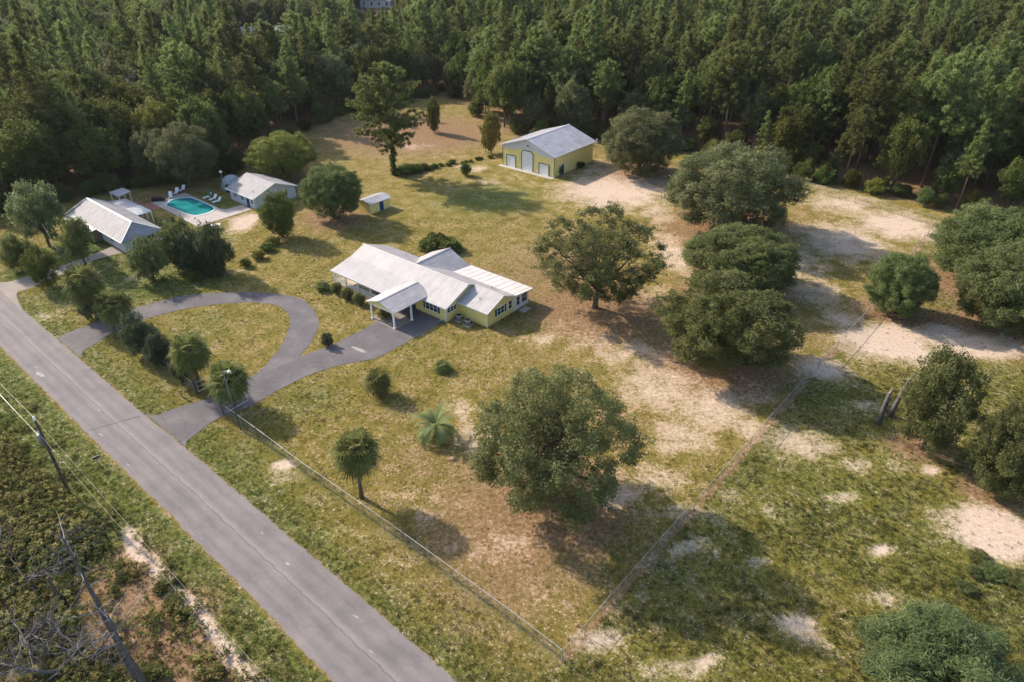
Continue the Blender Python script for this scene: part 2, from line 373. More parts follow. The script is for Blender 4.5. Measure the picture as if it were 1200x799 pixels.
def dist_poly(X,Y,poly):
    d=np.full(X.shape,1e9)
    for (ax,ay),(bx,by) in zip(poly[:-1],poly[1:]):
        dx,dy=bx-ax,by-ay; t=np.clip(((X-ax)*dx+(Y-ay)*dy)/(dx*dx+dy*dy),0,1)
        d=np.minimum(d,np.hypot(X-ax-t*dx,Y-ay-t*dy))
    return d
def inside(X,Y,poly):
    r=np.zeros(X.shape,bool); n=len(poly)
    for i in range(n):
        (x1,y1),(x2,y2)=poly[i],poly[(i+1)%n]
        c=((y1>Y)!=(y2>Y))&(X<(x2-x1)*(Y-y1)/((y2-y1) if y2!=y1 else 1e-9)+x1); r^=c
    return r
def smooth_noise(X,Y,sc,seed):
    rg=np.random.default_rng(seed); r=np.zeros(X.shape)
    for k in range(5):
        a=rg.uniform(0,2*np.pi); f=sc*rg.uniform(.6,1.7); ph=rg.uniform(0,6.28)
        r+=np.sin((X*np.cos(a)+Y*np.sin(a))*f+ph+1.3*np.sin((X*np.sin(a)-Y*np.cos(a))*f*.7+ph))
    return r/5

# patches surveyed on the photograph: (px, py, half width px, half height px, strength)
SAND=[(720,226,78,24,.95),(700,200,44,14,.6),(770,250,25,26,.6),(790,300,26,36,.75),(765,345,34,22,.5),(740,415,62,26,.62),(690,398,50,18,.5),
(640,396,40,12,.5),(775,455,62,38,.75),(835,478,62,34,.72),(875,500,38,20,.65),(800,512,52,30,.62),(990,240,60,17,.7),(1052,266,55,22,.95),
(990,285,66,30,.8),(960,345,46,26,.65),(990,376,34,14,.75),(925,400,30,22,.35),(1040,402,62,24,1.15),(1150,406,62,15,1.2),(1100,392,50,13,.9),(965,432,42,18,.85),
(940,520,48,24,.75),(1010,545,56,18,.5),(1087,551,17,7,1.0),(1170,627,56,36,1.25),(1040,645,17,8,1.0),(935,735,24,22,.6),(800,780,54,15,.6),(705,752,40,18,.7),
(720,578,54,26,.65),(830,640,32,15,.5),(800,600,62,30,.5),(555,515,40,30,.55),(545,480,22,24,.6),(500,595,90,40,.36),(580,645,90,40,.42),(640,705,50,35,.38),
(880,470,50,40,.5),(930,310,60,40,.6),(850,250,40,30,.5),(760,560,80,40,.5),(205,402,60,26,.42),(330,545,18,9,.95),(322,560,30,16,.5),(400,622,34,18,.45),(462,672,44,24,.38),(55,372,22,9,.5),(285,262,17,13,1.15),(160,325,20,8,.6),
(283,320,30,8,.45),(340,186,22,8,.6),(610,212,50,12,.4),(520,183,44,9,.35),(480,172,40,6,.5),(395,282,20,6,.5),(440,290,60,14,.28),(1190,330,40,20,.4),(1000,500,90,60,.2),(880,700,80,50,.28),
(330,270,30,8,.4),(575,215,30,8,.5),(805,642,22,9,.75),(890,660,18,9,.7),(985,580,34,11,.6),(945,738,28,22,.85),(832,775,24,9,.9),(1020,700,44,13,.6),(900,600,26,10,.55),(760,700,22,9,.5),(1010,470,26,10,.6),(860,580,30,10,.5),(1120,600,30,14,.6),(960,222,30,8,.5),(555,198,26,7,.6),(660,380,40,10,.45),(630,300,40,25,.25)]
LUSH=[(570,238,85,26,.85),(430,330,110,50,.62),(150,335,130,42,1.0),(20,322,30,16,1.0),(220,285,60,25,1.0),(110,295,80,26,1.05),(230,385,70,34,.62),(360,470,90,40,.62),(470,400,70,30,.5),
(450,365,70,14,.35),(640,250,40,18,.3),(90,380,50,16,.6),(900,255,40,14,.2),(960,620,260,120,.62),(1100,700,160,80,.5),(960,450,80,35,.7),(1180,440,60,25,.6),(400,180,60,20,.3),(560,790,140,50,.4),(330,590,90,60,.5),(450,690,90,60,.5),(250,245,40,14,.9),(200,262,40,14,.9),(310,360,100,20,.2)]
LITTER=[(480,165,110,28,.75),(600,300,..., ...,0)] if False else [(600,640,160,140,.72),(640,330,100,60,.58),(740,500,130,90,.42),(500,545,90,55,.45),(900,420,80,70,.55),(870,330,80,60,.5),(620,420,70,40,.38),(480,160,120,26,.95),(640,310,70,40,.25),(720,360,90,26,.55),(880,380,110,60,.5),(960,395,60,50,.45),(700,420,90,50,.3),(520,600,130,60,.28),(620,690,90,50,.35),
(195,745,62,62,1.0),(160,660,40,34,.8),(210,800,70,50,1.0),(690,560,110,50,.5),(560,520,60,40,.4),(820,250,30,40,.4),(945,250,40,20,.4),(1130,375,90,18,.8),(280,480,12,10,.5),(180,228,60,14,.5),(250,205,70,12,.5)]

def ell(px,py,rx,ry):
    cx,cy=G(px,py); x1,_=G(px+rx,py); _,ya=G(px,py-ry); _,yb=G(px,py+ry)
    return cx,(ya+yb)/2,abs(x1-cx),abs(ya-yb)/2
trees_litter=[]          # filled in by the tree table below
TREES=[ # name,X,Y,r,hz,clearance,kind,litter
 ('front_oak',4.0,49.9,8.0,7.48,.6), ('open_oak',12.4,88.4,9.5,6.7,2.2), ('a',40.2,118.8,12.3,8.0,.3), ('b',28.9,151.8,9.2,7.3,.3), ('c',35.3,95.1,8.9,4.4,.6),
 ('d',27.3,75.0,8.9,5.8,.4), ('e',56.3,87.7,4.8,4.4,.8), ('f',74.6,96.6,9.4,5.9,1.0), ('g',68.0,82.3,6.8,6.2,.5), ('h',45.5,57.9,3.3,6.6,.2), ('i',49.3,51.1,3.2,5.6,.2), ('j',-34.4,124.6,6,5,.3),('k',-50.6,148,7.8,5,.5)]

def axis(lo,hi,f0,f1,step,big):
    a=list(np.arange(f0,f1,step)); x=f0
    s=step; left=[]
    while x>lo: s=min(big,s*1.25); x-=s; left.append(x)
    x=a[-1]; s=step; right=[]
    while x<hi: s=min(big,s*1.25); x+=s; right.append(x)
    return np.array(left[::-1]+a+right)
xs=axis(-2500,2500,-112,112,.55,200); ys=axis(-300,3500,22,200,.55,200)
X,Y=np.meshgrid(xs,ys)
WX=X+.8*smooth_noise(X,Y,.6,1); WY=Y+.8*smooth_noise(X,Y,.6,2)
def paint(L):
    r=np.zeros(X.shape)
    for px,py,rx,ry,s in L:
        cx,cy,a,b_=ell(px,py,rx,ry)
        q=((WX-cx)/a)**2+((WY-cy)/b_)**2
        r=np.maximum(r,s*np.exp(-q*.9))
    return r
sandm=paint(SAND); lushm=paint(LUSH); litm=paint(LITTER)
for t in TREES:
    q=np.hypot(WX-t[1],WY-t[2])/(t[3]*1.1); litm=np.maximum(litm,.85*np.clip(1.5-q,0,1))
# strips along the road: green verge, sand line, rank weeds beyond
def side_of(poly,X,Y):   # signed distance-like: positive on the camera/left side
    d=dist_poly(X,Y,poly)
    px=[p[0] for p in poly]; py=[p[1] for p in poly]
    yy=np.interp(X,px,py); return np.where(Y<yy,d,-d)
dl=side_of(road_L,X,Y)                    # >0 : south-west of the road
dr=-side_of(road_R,X,Y)                   # >0 : property side
lushm=np.maximum(lushm, np.where((dl>0)&(dl<6.5),.85,0))
lushm=np.maximum(lushm, np.where((dr>0)&(dr<9),.85*np.exp(-dr/9),0))
weedm=np.clip((dl-5.0-1.2*smooth_noise(X,Y,.25,5))/2.0,0,1)
sand_line=np.exp(-((dl-3.9-.5*smooth_noise(X,Y,.5,6))/.85)**2)*np.clip((X+39)/3,0,1)*np.where(dl>0,1,0)
sandm=np.maximum(sandm,.95*sand_line)
dirt=np.clip(1.5-np.abs(dl-7.4-.7*smooth_noise(X,Y,.3,8))/3.0,0,1)*np.clip((X+39)/4,0,1)
litm=np.maximum(litm,np.where(dl>0,1.1*dirt,0)); weedm=weedm*(1-np.clip(dirt*2.4,0,1))*(1-np.clip(sand_line*1.6,0,1))
# worn brown line at the foot of the side fence
fs=dist_poly(X,Y,fence_side); litm=np.maximum(litm,.8*np.exp(-(fs/.42)**2)); sandm=np.maximum(sandm,.35*np.exp(-(fs/.9)**2))
# pasture right of the fence is greener
past=inside(X,Y,[(3.95,32.3),(39.7,73.2),(80,121),(200,121),(200,20),(-10,20)]); lushm=np.maximum(lushm,np.where(past,.62,0))
brush=(dl>8.5)&(X>-50)
weedm=np.where(brush,weedm*.62,weedm); litm=np.maximum(litm,np.where(brush,.62,0))
# darker weed-coloured band along the foot of the front fence
ffd=dist_poly(X,Y,fence_front[3:]); weedm=np.maximum(weedm,.75*np.exp(-(ffd/.45)**2))
# forest floor
ff=np.clip((Y-edge_y(X)+2)/6,0,1); litm=np.maximum(litm,ff*1.0); sandm*=1-ff
edgel=np.where((dl<0)&(dr<0),0,np.exp(-np.minimum(np.abs(dl),np.abs(dr))/.25)); litm=np.maximum(litm,.8*edgel)
Z=.05*smooth_noise(X,Y,.12,9)*np.clip((np.minimum(np.abs(dl),np.abs(dr))-1)/5,0,1)*0
ny,nx=X.shape; idx=np.arange(nx*ny).reshape(ny,nx)
F=np.stack([idx[:-1,:-1],idx[:-1,1:],idx[1:,1:],idx[1:,:-1]],-1).reshape(-1,4)
me=np_mesh('ground',np.stack([X,Y,Z],-1).reshape(-1,3),F,4,smooth=True)
for nm,a in (('sand',sandm),('lush',lushm),('litter',litm),('weedy',weedm)):
    at=me.attributes.new(nm,'FLOAT','POINT'); at.data.foreach_set('value',a.astype(np.float32).ravel())
tag(link_mesh('ground',me,M['ground']),kind='structure')

# ------------------------------------------------------------------ road and drives
def catmull(pts,n=8):
    P=[np.array(p,float) for p in pts]; P=[2*P[0]-P[1]]+P+[2*P[-1]-P[-2]]; out=[]
    for i in range(1,len(P)-2):
        for t in np.linspace(0,1,n,endpoint=False):
            a,b_,c,d=P[i-1],P[i],P[i+1],P[i+2]
            out.append(.5*((2*b_)+(-a+c)*t+(2*a-5*b_+4*c-d)*t*t+(-a+3*b_-3*c+d)*t**3))
    out.append(P[-2]); return np.array(out)
def resample(P,n):
    d=np.r_[0,np.cumsum(np.hypot(*np.diff(P,axis=0).T))]; t=np.linspace(0,d[-1],n)
    return np.stack([np.interp(t,d,P[:,0]),np.interp(t,d,P[:,1])],-1)
def ribbon(name,A,B,mat,z,n=160,across=8,jit=.06,seed=0,thick=.05):
    rg=np.random.default_rng(seed)
    a=resample(catmull(A),n); b_=resample(catmull(B),n)
    ctr=(a+b_)/2; wd=(a-b_)/np.hypot(*(a-b_).T)[:,None]
    def rough(): 
        r=rg.normal(size=n); return np.convolve(r,np.ones(3)/3,'same')*jit
    a=a+wd*rough()[:,None]; b_=b_-wd*rough()[:,None]
    V=[];UV=[]
    L=np.r_[0,np.cumsum(np.hypot(*np.diff(ctr,axis=0).T))]
    for j in range(across+1):
        t=j/across; p=a*(1-t)+b_*t; V.append(np.c_[p,np.full(n,z+.02*math.sin(math.pi*t)*0)]); UV.append(np.c_[np.full(n,t),L])
    V=np.array(V); UV=np.array(UV)
    ix=np.arange((across+1)*n).reshape(across+1,n)
    F=np.stack([ix[:-1,:-1],ix[1:,:-1],ix[1:,1:],ix[:-1,1:]],-1).reshape(-1,4)
    me=np_mesh(name,V.reshape(-1,3),F,4); u=me.uv_layers.new(name='lane'); u.data.foreach_set('uv',UV.reshape(-1,2)[F.ravel()].astype(np.float32).ravel())
    # make sure it faces up
    if me.polygons[0].normal.z<0: me.flip_normals()
    o=link_mesh(name,me,mat); tag(o,kind='structure'); return o,a,b_
ribbon('road',road_R,road_L,M['road'],.016,n=420,jit=.10,seed=1)
q=lambda L:[G(*p) for p in L]
loop_out=q([(68,397),(78,391),(100,383),(125,372),(150,364),(175,357),(205,349),(240,344.5),(290,343),(330,345.5),(357,353),(373,374),(369,394),(352,416),(335,437),(318,452)])
loop_in =q([(96,419),(98,411),(112,402),(140,387),(165,376.5),(190,369),(215,363),(250,357.5),(290,355),(318,357),(335,365),(340,380),(331,402),(314,424),(300,438),(285,448)])
ribbon('driveway_loop',loop_out,loop_in,M['drive'],.022,n=200,jit=.04,seed=2)
dr_up=q([(166,481),(180,486),(205,478),(232,470),(256,462),(276,450),(300,438),(322,430),(345,420),(372,410),(400,399),(425,387),(441,377),(456,367),(470,360)])
dr_dn=q([(219,524),(219,517),(230,508),(250,493),(268,485),(290,477),(312,465),(335,452),(365,438),(400,427),(440,419),(470,404),(498,390),(518,377),(540,366)])
ribbon('driveway',dr_up,dr_dn,M['drive'],.028,n=200,jit=.04,seed=3)
nd_up=q([(-12,330),(8,331),(30,325),(70,313),(103,301),(128,291),(142,284)])
nd_dn=q([(26,364),(20,344),(36,338),(70,323),(100,309),(134,299),(152,296)])
ribbon('neighbour_driveway',nd_up,nd_dn,M['ndrive'],.026,n=120,jit=.05,seed=4)
# sealed crack and the patches on the road
mb=MB(); rg=random.Random(3); a=G(104,504); b_=G(164,487)
pts=[(a[0]+(b_[0]-a[0])*t+rg.uniform(-.05,.05),a[1]+(b_[1]-a[1])*t+rg.uniform(-.05,.05)) for t in np.linspace(0,1,14)]
for (x0,y0),(x1,y1) in zip(pts[:-1],pts[1:]):
    mb.add([(x0-.0,y0-.07,.022),(x1,y1-.07,.022),(x1,y1+.07,.022),(x0,y0+.07,.022)],[(0,1,2,3)])
o=mb.build('sealed_crack',simple('tar',(.018,.017,.02),.6,var=.3)); tag(o,kind='structure')
M['patch']=simple('pale_road_patch',(.31,.27,.25),.9,var=.2,scale=3)
for (px,py,rx,ry) in ((47,438,.95,.42),(43,430,.25,.15),(337,660,.28,.2),(417,722,.32,.16),(435,763,.18,.11),(116,480,.25,.18),(150,544,.3,.12),(118,509,.5,.14),(307,624,.2,.14),(420,427-18,1.3,.5)):
    cx,cy=G(px,py); zz=.034 if px==420 else .0215
    vs=[(cx+rx*math.cos(t)*rg.uniform(.75,1.15)*.9-ry*math.sin(t)*.5, cy+ry*math.sin(t)*rg.uniform(.8,1.2)-rx*math.cos(t)*.45,zz) for t in [i*math.pi/9 for i in range(18)]]
    me=bpy.data.meshes.new('road_patch'); me.from_pydata(vs,[],[tuple(range(18))])
    tag(link_mesh('road_patch',me,M['patch']),kind='structure')

# ------------------------------------------------------------------ vegetation generators
def leafcloud(centers, radii, n_per, L, W, rg, shell=.55, outward=.38, tint=None, up=.42, ctr=None, tri=True):
    """triangular leaf sprays scattered in balls round `centers`"""
    centers=np.asarray(centers); N=len(centers)*n_per
    ci=np.repeat(np.arange(len(centers)),n_per)
    d=rg.normal(size=(N,3)); d/=np.linalg.norm(d,axis=1)[:,None]
    rr=(shell+(1-shell)*rg.random(N))*np.asarray(radii)[ci]*rg.uniform(.7,1.15,N)
    P=centers[ci]+d*rr[:,None]
    nrm=d*outward+rg.normal(size=(N,3))*.45; nrm[:,2]+=up; nrm/=np.linalg.norm(nrm,axis=1)[:,None]
    t=np.cross(nrm,rg.normal(size=(N,3))); t/=np.linalg.norm(t,axis=1)[:,None]+1e-9
    b_=np.cross(nrm,t)
    l_=L*rg.uniform(.6,1.3,N)[:,None]; w_=W*rg.uniform(.7,1.3,N)[:,None]
    V=np.stack([P+t*l_*.6,P-t*l_*.4+b_*w_*.5,P-t*l_*.4-b_*w_*.5],1).reshape(-1,3)
    if tint is None: tint=rg.random(len(centers))
    tt=np.clip(np.asarray(tint)[ci]*.6+rg.random(N)*.4,0,1)
    return V,np.repeat(tt,3)
def tri_mesh(name,parts):
    V=np.concatenate([p[0] for p in parts]); T=np.concatenate([p[1] for p in parts])
    F=np.arange(len(V)).reshape(-1,3); return np_mesh(name,V,F,3,tint=T)

def dome_crown(name, seed, nlobe=14, per=26, leaves=60, L=.035, W=.022, rough=.16, crag=.3, lobe_r=.42, cl_r=.13, open_=0.0, flat=0.0):
    """unit crown: radius 1, centre at 0; lobes -> twig clusters -> leaves"""
    rg=np.random.default_rng(seed)
    i=np.arange(nlobe)+.5; ph=np.arccos(1-1.93*i/nlobe); th_=np.pi*(1+5**.5)*i+rg.uniform(0,6)
    D=np.stack([np.cos(th_)*np.sin(ph),np.sin(th_)*np.sin(ph),np.cos(ph)],-1)+rg.normal(size=(nlobe,3))*.15
    D/=np.linalg.norm(D,axis=1)[:,None]
    lr=lobe_r*rg.uniform(1-crag,1+crag*.6,nlobe)
    LC=D*(1-lr*.95)[:,None]*rg.uniform(.86,1.04,nlobe)[:,None]
    cs=[];tn=[];rr=[]
    for k in range(nlobe):
        m=int(per*(lr[k]/lobe_r)**2*1.0)+3
        e=rg.normal(size=(m,3)); e/=np.linalg.norm(e,axis=1)[:,None]
        e+=D[k]*.55; e/=np.linalg.norm(e,axis=1)[:,None]
        c=LC[k]+e*lr[k]*rg.uniform(.72,1.03,m)[:,None]
        keep=rg.random(m)>open_
        c=c[keep]; cs.append(c); rr.append(cl_r*rg.uniform(.7,1.35,len(c)))
        base=rg.uniform(.15,.75); tn.append(np.clip(base+rg.normal(size=len(c))*.16,0,1))
    cs=np.concatenate(cs); rr=np.concatenate(rr); tn=np.concatenate(tn)
    cs[:,2]=np.where(cs[:,2]<-.9,-.9+rg.random(len(cs))*.1,cs[:,2])
    a=leafcloud(cs,rr,leaves,L,W,rg,tint=tn)
    # stray twigs breaking the outline
    m=len(cs)//2; e=cs[rg.integers(0,len(cs),m)]; e=e*rg.uniform(1.02,1.02+rough,m)[:,None]
    b_=leafcloud(e,np.full(m,cl_r*.6),max(6,leaves//4),L,W,rg,tint=rg.random(m))
    # inner foliage that closes the view through the crown
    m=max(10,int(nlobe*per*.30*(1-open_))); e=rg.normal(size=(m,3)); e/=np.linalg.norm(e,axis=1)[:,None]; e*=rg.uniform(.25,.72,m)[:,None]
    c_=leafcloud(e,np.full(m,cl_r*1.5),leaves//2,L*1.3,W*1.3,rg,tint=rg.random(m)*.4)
    return tri_mesh(name,[a,b_,c_]),LC,lr

def limbs(name, LC, r, hz, c, rt, seed, n=6, sub=2, spread=.85):
    """trunk from the ground and limbs up to the lobes"""
    rg=random.Random(seed); mb=MB()
    H=c+hz; fork=max(c*.9,min(c+hz*.35,H*.4)); lean=(rg.uniform(-.3,.3)*r*.1,rg.uniform(-.3,.3)*r*.1)
    mb.tube([(0,0,-.3),(0,0,.15),(lean[0]*.5,lean[1]*.5,fork*.6),(lean[0],lean[1],fork)],[rt*1.6,rt*1.15,rt*.95,rt*.85],8)
    tips=[]
    for p in LC:
        q_=Vector((p[0]*r*spread,p[1]*r*spread,c+hz+p[2]*hz*spread)); s=Vector((lean[0],lean[1],fork*rg.uniform(.75,1)))
        mid1=s.lerp(q_,.35)+Vector((rg.uniform(-.06,.06)*r,rg.uniform(-.06,.06)*r,.10*hz)); mid2=s.lerp(q_,.7)+Vector((rg.uniform(-.07,.07)*r,rg.uniform(-.07,.07)*r,.06*hz))
        mb.tube([s,mid1,mid2,q_],[rt*.5,rt*.36,rt*.2,rt*.06],5); tips.append(q_)
        for _ in range(sub):
            e=mid2+Vector((rg.uniform(-.3,.3)*r,rg.uniform(-.3,.3)*r,rg.uniform(-.1,.35)*hz)); mb.tube([mid2,mid2.lerp(e,.5)+Vector((0,0,.03*hz)),e],[rt*.16,rt*.1,rt*.03],4,False)
            e=mid1+Vector((rg.uniform(-.3,.3)*r,rg.uniform(-.3,.3)*r,rg.uniform(0,.4)*hz)); mb.tube([mid1,mid1.lerp(e,.5),e],[rt*.2,rt*.12,rt*.04],4,False)
    return mb.mesh(name,True)

def pine_mesh(name, seed, H=24.0, cb=.38, Rm=3.8, nb=100, ndl=30, round_=0.0):
    rg=np.random.default_rng(seed); cs=[];rr=[];tn=[]; mb=MB()
    bend=rg.uniform(-.5,.5,2)
    def trunk(z): t=z/H; return np.array([bend[0]*t*t,bend[1]*t*t,z])
    mb.tube([trunk(z)-np.array([0,0,.3 if z==0 else 0]) for z in np.linspace(0,H*.97,8)],[.27*(1-.85*t)+.03 for t in np.linspace(0,1,8)],7)
    for k in range(nb):
        t=(k+rg.random())/nb; t=t**.92
        env=((1-t)**.85)*(.6+.4*min(1,t*4+.15))*1.15 if round_<.5 else (math.sin(math.pi*min(1,.18+t*.86)))**.6
        ln=1.22*Rm*env*rg.uniform(.55,1.12)+.35; a=rg.uniform(0,6.283); el=R(rg.uniform(0,28)+22*t)
        z=H*(cb+(1-cb)*t)*.985; s=trunk(z)
        d=np.array([math.cos(a)*math.cos(el),math.sin(a)*math.cos(el),math.sin(el)])
        e=s+d*ln; e[2]-=.08*ln
        mb.tube([s,s+(e-s)*.5+np.array([0,0,.05*ln]),e],[.055*(1.3-t),.035,.012],4,False)
        m=max(2,int(ln/.52)); f=np.linspace(.30,1.0,m)
        for g_ in f:
            c=s+(e-s)*g_+rg.normal(size=3)*.22; cs.append(c); rr.append(rg.uniform(.38,.62)); tn.append(rg.uniform(.1,.9)*.6+.4*t*rg.random())
    cs.append(trunk(H)); rr.append(.5); tn.append(.7)
    cs=np.array(cs); rr=np.array(rr); tn=np.array(tn)
    n_per=ndl; N=len(cs)*n_per; ci=np.repeat(np.arange(len(cs)),n_per)
    d=rg.normal(size=(N,3)); d[:,2]+=.35; d/=np.linalg.norm(d,axis=1)[:,None]
    s=rg.normal(size=(N,3)); b_=np.cross(d,s); b_/=np.linalg.norm(b_,axis=1)[:,None]+1e-9
    P=cs[ci]+d*(rr[ci]*.18)[:,None]; L_=(rr[ci]*rg.uniform(.75,1.25,N))[:,None]
    V=np.stack([P+d*L_,P+b_*.075,P-b_*.075],1).reshape(-1,3)
    T=np.repeat(np.clip(tn[ci]*.65+rg.random(N)*.35,0,1),3)
    return tri_mesh(name+'_crown',[(V,T)]), mb.mesh(name+'_trunk',True)

# ---- shared crown meshes
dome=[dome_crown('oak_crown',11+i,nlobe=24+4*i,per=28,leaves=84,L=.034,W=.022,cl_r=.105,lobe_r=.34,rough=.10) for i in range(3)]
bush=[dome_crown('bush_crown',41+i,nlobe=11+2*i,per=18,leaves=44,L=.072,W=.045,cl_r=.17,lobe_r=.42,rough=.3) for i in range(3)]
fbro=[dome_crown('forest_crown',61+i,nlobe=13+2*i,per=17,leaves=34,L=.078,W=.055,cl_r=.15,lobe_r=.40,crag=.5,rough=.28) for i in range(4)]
pines=[pine_mesh('pine',81,25,.30,3.6,120,26),pine_mesh('pine',82,27,.38,3.2,110,28),pine_mesh('pine',83,23,.28,3.9,120,26),pine_mesh('pine',84,23,.42,4.4,100,28,1)]

def set_mat(o,mat):
    o.material_slots[0].link='OBJECT'; o.material_slots[0].material=mat

def place_dome(name,X_,Y_,r,hz,c,var,mat,label,cat,seed,group=None,rt=None,lib=None,nl=9,sub=2,bark='bark'):
    lib=lib or dome; me,LC,lr=lib[var%len(lib)]
    t=empty(name,(X_,Y_,0),0,label,cat,group)
    rz=random.Random(seed).uniform(0,6.28)
    cr=link_mesh('crown',me,mat,t,(0,0,c+hz),(0,0,rz),(r,r,hz)); set_mat(cr,mat)
    cz,sz=math.cos(rz),math.sin(rz); pts=[(p[0]*cz-p[1]*sz,p[0]*sz+p[1]*cz,p[2]) for p in LC]
    random.Random(seed).shuffle(pts); pts=pts[:nl]
    link_mesh('trunk',limbs('trunk',pts,r,hz,c,rt or max(.06,r*.055),seed,sub=sub),M[bark],t)
    return t

OAKS='large oaks round the lawn'
# front oak, its own crown
fo=[dome_crown('front_oak_crown',7,nlobe=30,per=30,leaves=58,L=.030,W=.019,cl_r=.088,lobe_r=.27,crag=.45,open_=.04,rough=.12)]
place_dome('oak_tree',4.0,49.9,7.8,7.6,.2,0,M['oak_front'],'broad round grey-green oak standing alone on the front lawn, nearest the road','oak tree',1,lib=fo,rt=.42,nl=26,sub=3)
# open oak: a spreading vase of separate foliage masses on bare limbs
oo=[dome_crown('open_oak_crown',9,nlobe=30,per=22,leaves=60,L=.030,W=.019,cl_r=.078,lobe_r=.23,crag=.5,open_=.14,rough=.16)]
place_dome('oak_tree',12.4,89.4,9.4,6.3,2.3,0,M['oak_right'],'open spreading oak whose bare trunk and limbs show, right of the yellow house','oak tree',2,lib=oo,rt=.42,nl=26,sub=4)
place_dome('oak_tree',40.2,118.8,12.0,7.9,.3,0,M['oak_gray'],'largest pale grey-green dome oak, below the pine wood on the right','oak tree',3,rt=.5)
place_dome('oak_tree',28.9,151.8,9.0,7.2,-.2,1,M['oak_gray'],'pale round oak just right of the yellow barn','oak tree',4)
place_dome('oak_tree',35.3,95.6,8.9,4.5,.6,2,M['oak'],'low wide oak between the largest pale oak and the dark dense oak in front','oak tree',5)
place_dome('oak_tree',27.3,75.0,8.9,5.8,.4,0,M['oak'],'dark dense oak in front of the low wide oak, beside the sandy ground','oak tree',6)
place_dome('oak_tree',56.3,87.7,4.9,4.8,-.3,1,M['oak'],'small round dark oak at the bend of the side fence','oak tree',7)
place_dome('oak_tree',76,98,10,5.9,.5,2,M['oak_right'],'spreading green oak at the right edge, farther one of the pair','oak tree',8)
place_dome('oak_tree',69.5,82.8,7.8,6.2,.2,1,M['oak_right'],'dense green oak at the right edge, nearer one of the pair','oak tree',9)
place_dome('irregular_tree',45.5,57.9,3.7,6.4,-.3,1,M['oak_right'],'upright ragged tree beside two broken dead trunks in the pasture','tree',10,lib=[dome_crown('ragged_crown',23,nlobe=15,per=26,leaves=60,L=.055,W=.034,cl_r=.14,lobe_r=.40,crag=.6,rough=.25,open_=.08)])
place_dome('round_tree',50.0,51.3,4.0,5.7,-.3,2,M['oak_right'],'dense dark tree cut by the right edge of the pasture','tree',11)
cb_=[dome_crown('feathery_crown',17,nlobe=16,per=30,leaves=70,L=.10,W=.014,cl_r=.16,lobe_r=.40,rough=.2)]
place_dome('feathery_tree',31.4,29.4,5.3,3.3,.2,0,M['bluish'],'feathery blue-green tree at the bottom right corner of the photo','tree',12,lib=cb_)
place_dome('cottage_tree',-50.6,148.4,7.7,4.9,.5,0,M['gold'],'yellow-green tree behind the white cottage','tree',13)
place_dome('oak_tree',-34.4,124.6,6.0,5.1,.3,1,M['oak'],'dark round oak between the white cottage and the small yellow shed','oak tree',14)
place_dome('cottage_tree',-41.8,115.6,3.2,4.2,.3,2,M['oak_green'],'bright green bushy tree in front of the white cottage','tree',15,lib=bush)
place_dome('garden_tree',-81.8,111.3,3.9,5.4,1.5,0,M['oak_gray'],'grey-leaved tree left of the grey-roofed house','tree',16,lib=fbro)
place_dome('garden_tree',-71.3,103.5,2.5,3.6,1.6,1,M['oak'],'small tree on a thin trunk before the grey-roofed house','tree',17,lib=fbro)
place_dome('garden_tree',-81.1,102.2,2.6,3.0,.2,2,M['oak'],'dark bushy tree at the left edge beside a patch of bright lawn','tree',18,lib=bush)
place_dome('garden_tree',-73.4,96.3,2.4,3.2,.3,0,M['oak_green'],'light green bushy tree where the neighbour drive meets the road','tree',19,lib=bush)
place_dome('garden_tree',-57.8,98.6,3.0,3.4,.1,1,M['oak_right'],'loose green tree at the corner of the grey-roofed house','tree',20,lib=bush)
place_dome('garden_tree',-54.8,103.6,3.3,4.1,.1,2,M['oak_right'],'loose green tree between the swimming pool and the dark cedars','tree',21,lib=fbro)
place_dome('cedar_tree',-52.0,101.5,2.9,3.6,-.5,0,M['cedar'],'dark cedar, left one of the touching pair below the pool','cedar tree',22,lib=bush)
place_dome('cedar_tree',-48.0,100.6,3.0,4.6,-.6,1,M['cedar'],'taller dark cedar, right one of the touching pair below the pool','cedar tree',23,lib=bush)
place_dome('grey_tree',-69.8,143.5,6.9,6.2,1,3,M['oak_gray'],'grey mossy tree at the wood edge behind the pool','tree',24,lib=dome)
place_dome('young_tree',-5.2,167.1,2.7,4.9,.5,1,M['gold'],'young yellow-green tree left of the yellow barn','tree',25,lib=fbro)
place_dome('ivy_tree',-21,186,1.9,4.6,.2,2,M['broad'],'ivy-clad trunk standing in the grassy clearing behind the tall pine','tree',26,lib=bush)
for i,(x,y,r_,h_,l_) in enumerate(((-61.1,86.0,1.5,1.9,'small dark round shrub under the two palms at the upper gate'),(-49.5,77.0,2.2,2.9,'largest dark round shrub of the fence row, next to the upper gate'),
    (-45.5,73.9,1.8,2.35,'middle dark round shrub of the row along the front fence'),(-41.3,70.6,1.5,2.3,'dark shrub of the fence row touching the palm at the lower gate'))):
    place_dome('cedar_shrub',x,y,r_,h_,.1,i,M['cedar'],l_,'shrub',30+i,lib=bush,rt=.08)
hl=['leftmost','second from the left','third from the left','rightmost']
for i,(x,y,r_,h_) in enumerate(((-29.6,95.0,1.2,.6),(-27.3,94.1,.95,.85),(-25.1,92.0,1.0,.95),(-23.0,90.4,1.0,.95))):
    place_dome('hedge_bush',x,y,r_,h_,0,i,M['oak'],'clipped green bush before the porch, %s of four'%hl[i],'bush',40+i,lib=bush,rt=.05)
place_dome('garden_bush',-18.6,86.3,1.1,.75,0,1,M['gold'],'yellow-green bush behind the carport post','bush',45,lib=bush,rt=.05)
place_dome('garden_bush',-25.2,78.9,.85,.95,0,0,M['cedar'],'small spiky dark bush in the grass wedge beside the driveway fork','bush',46,lib=bush,rt=.05)
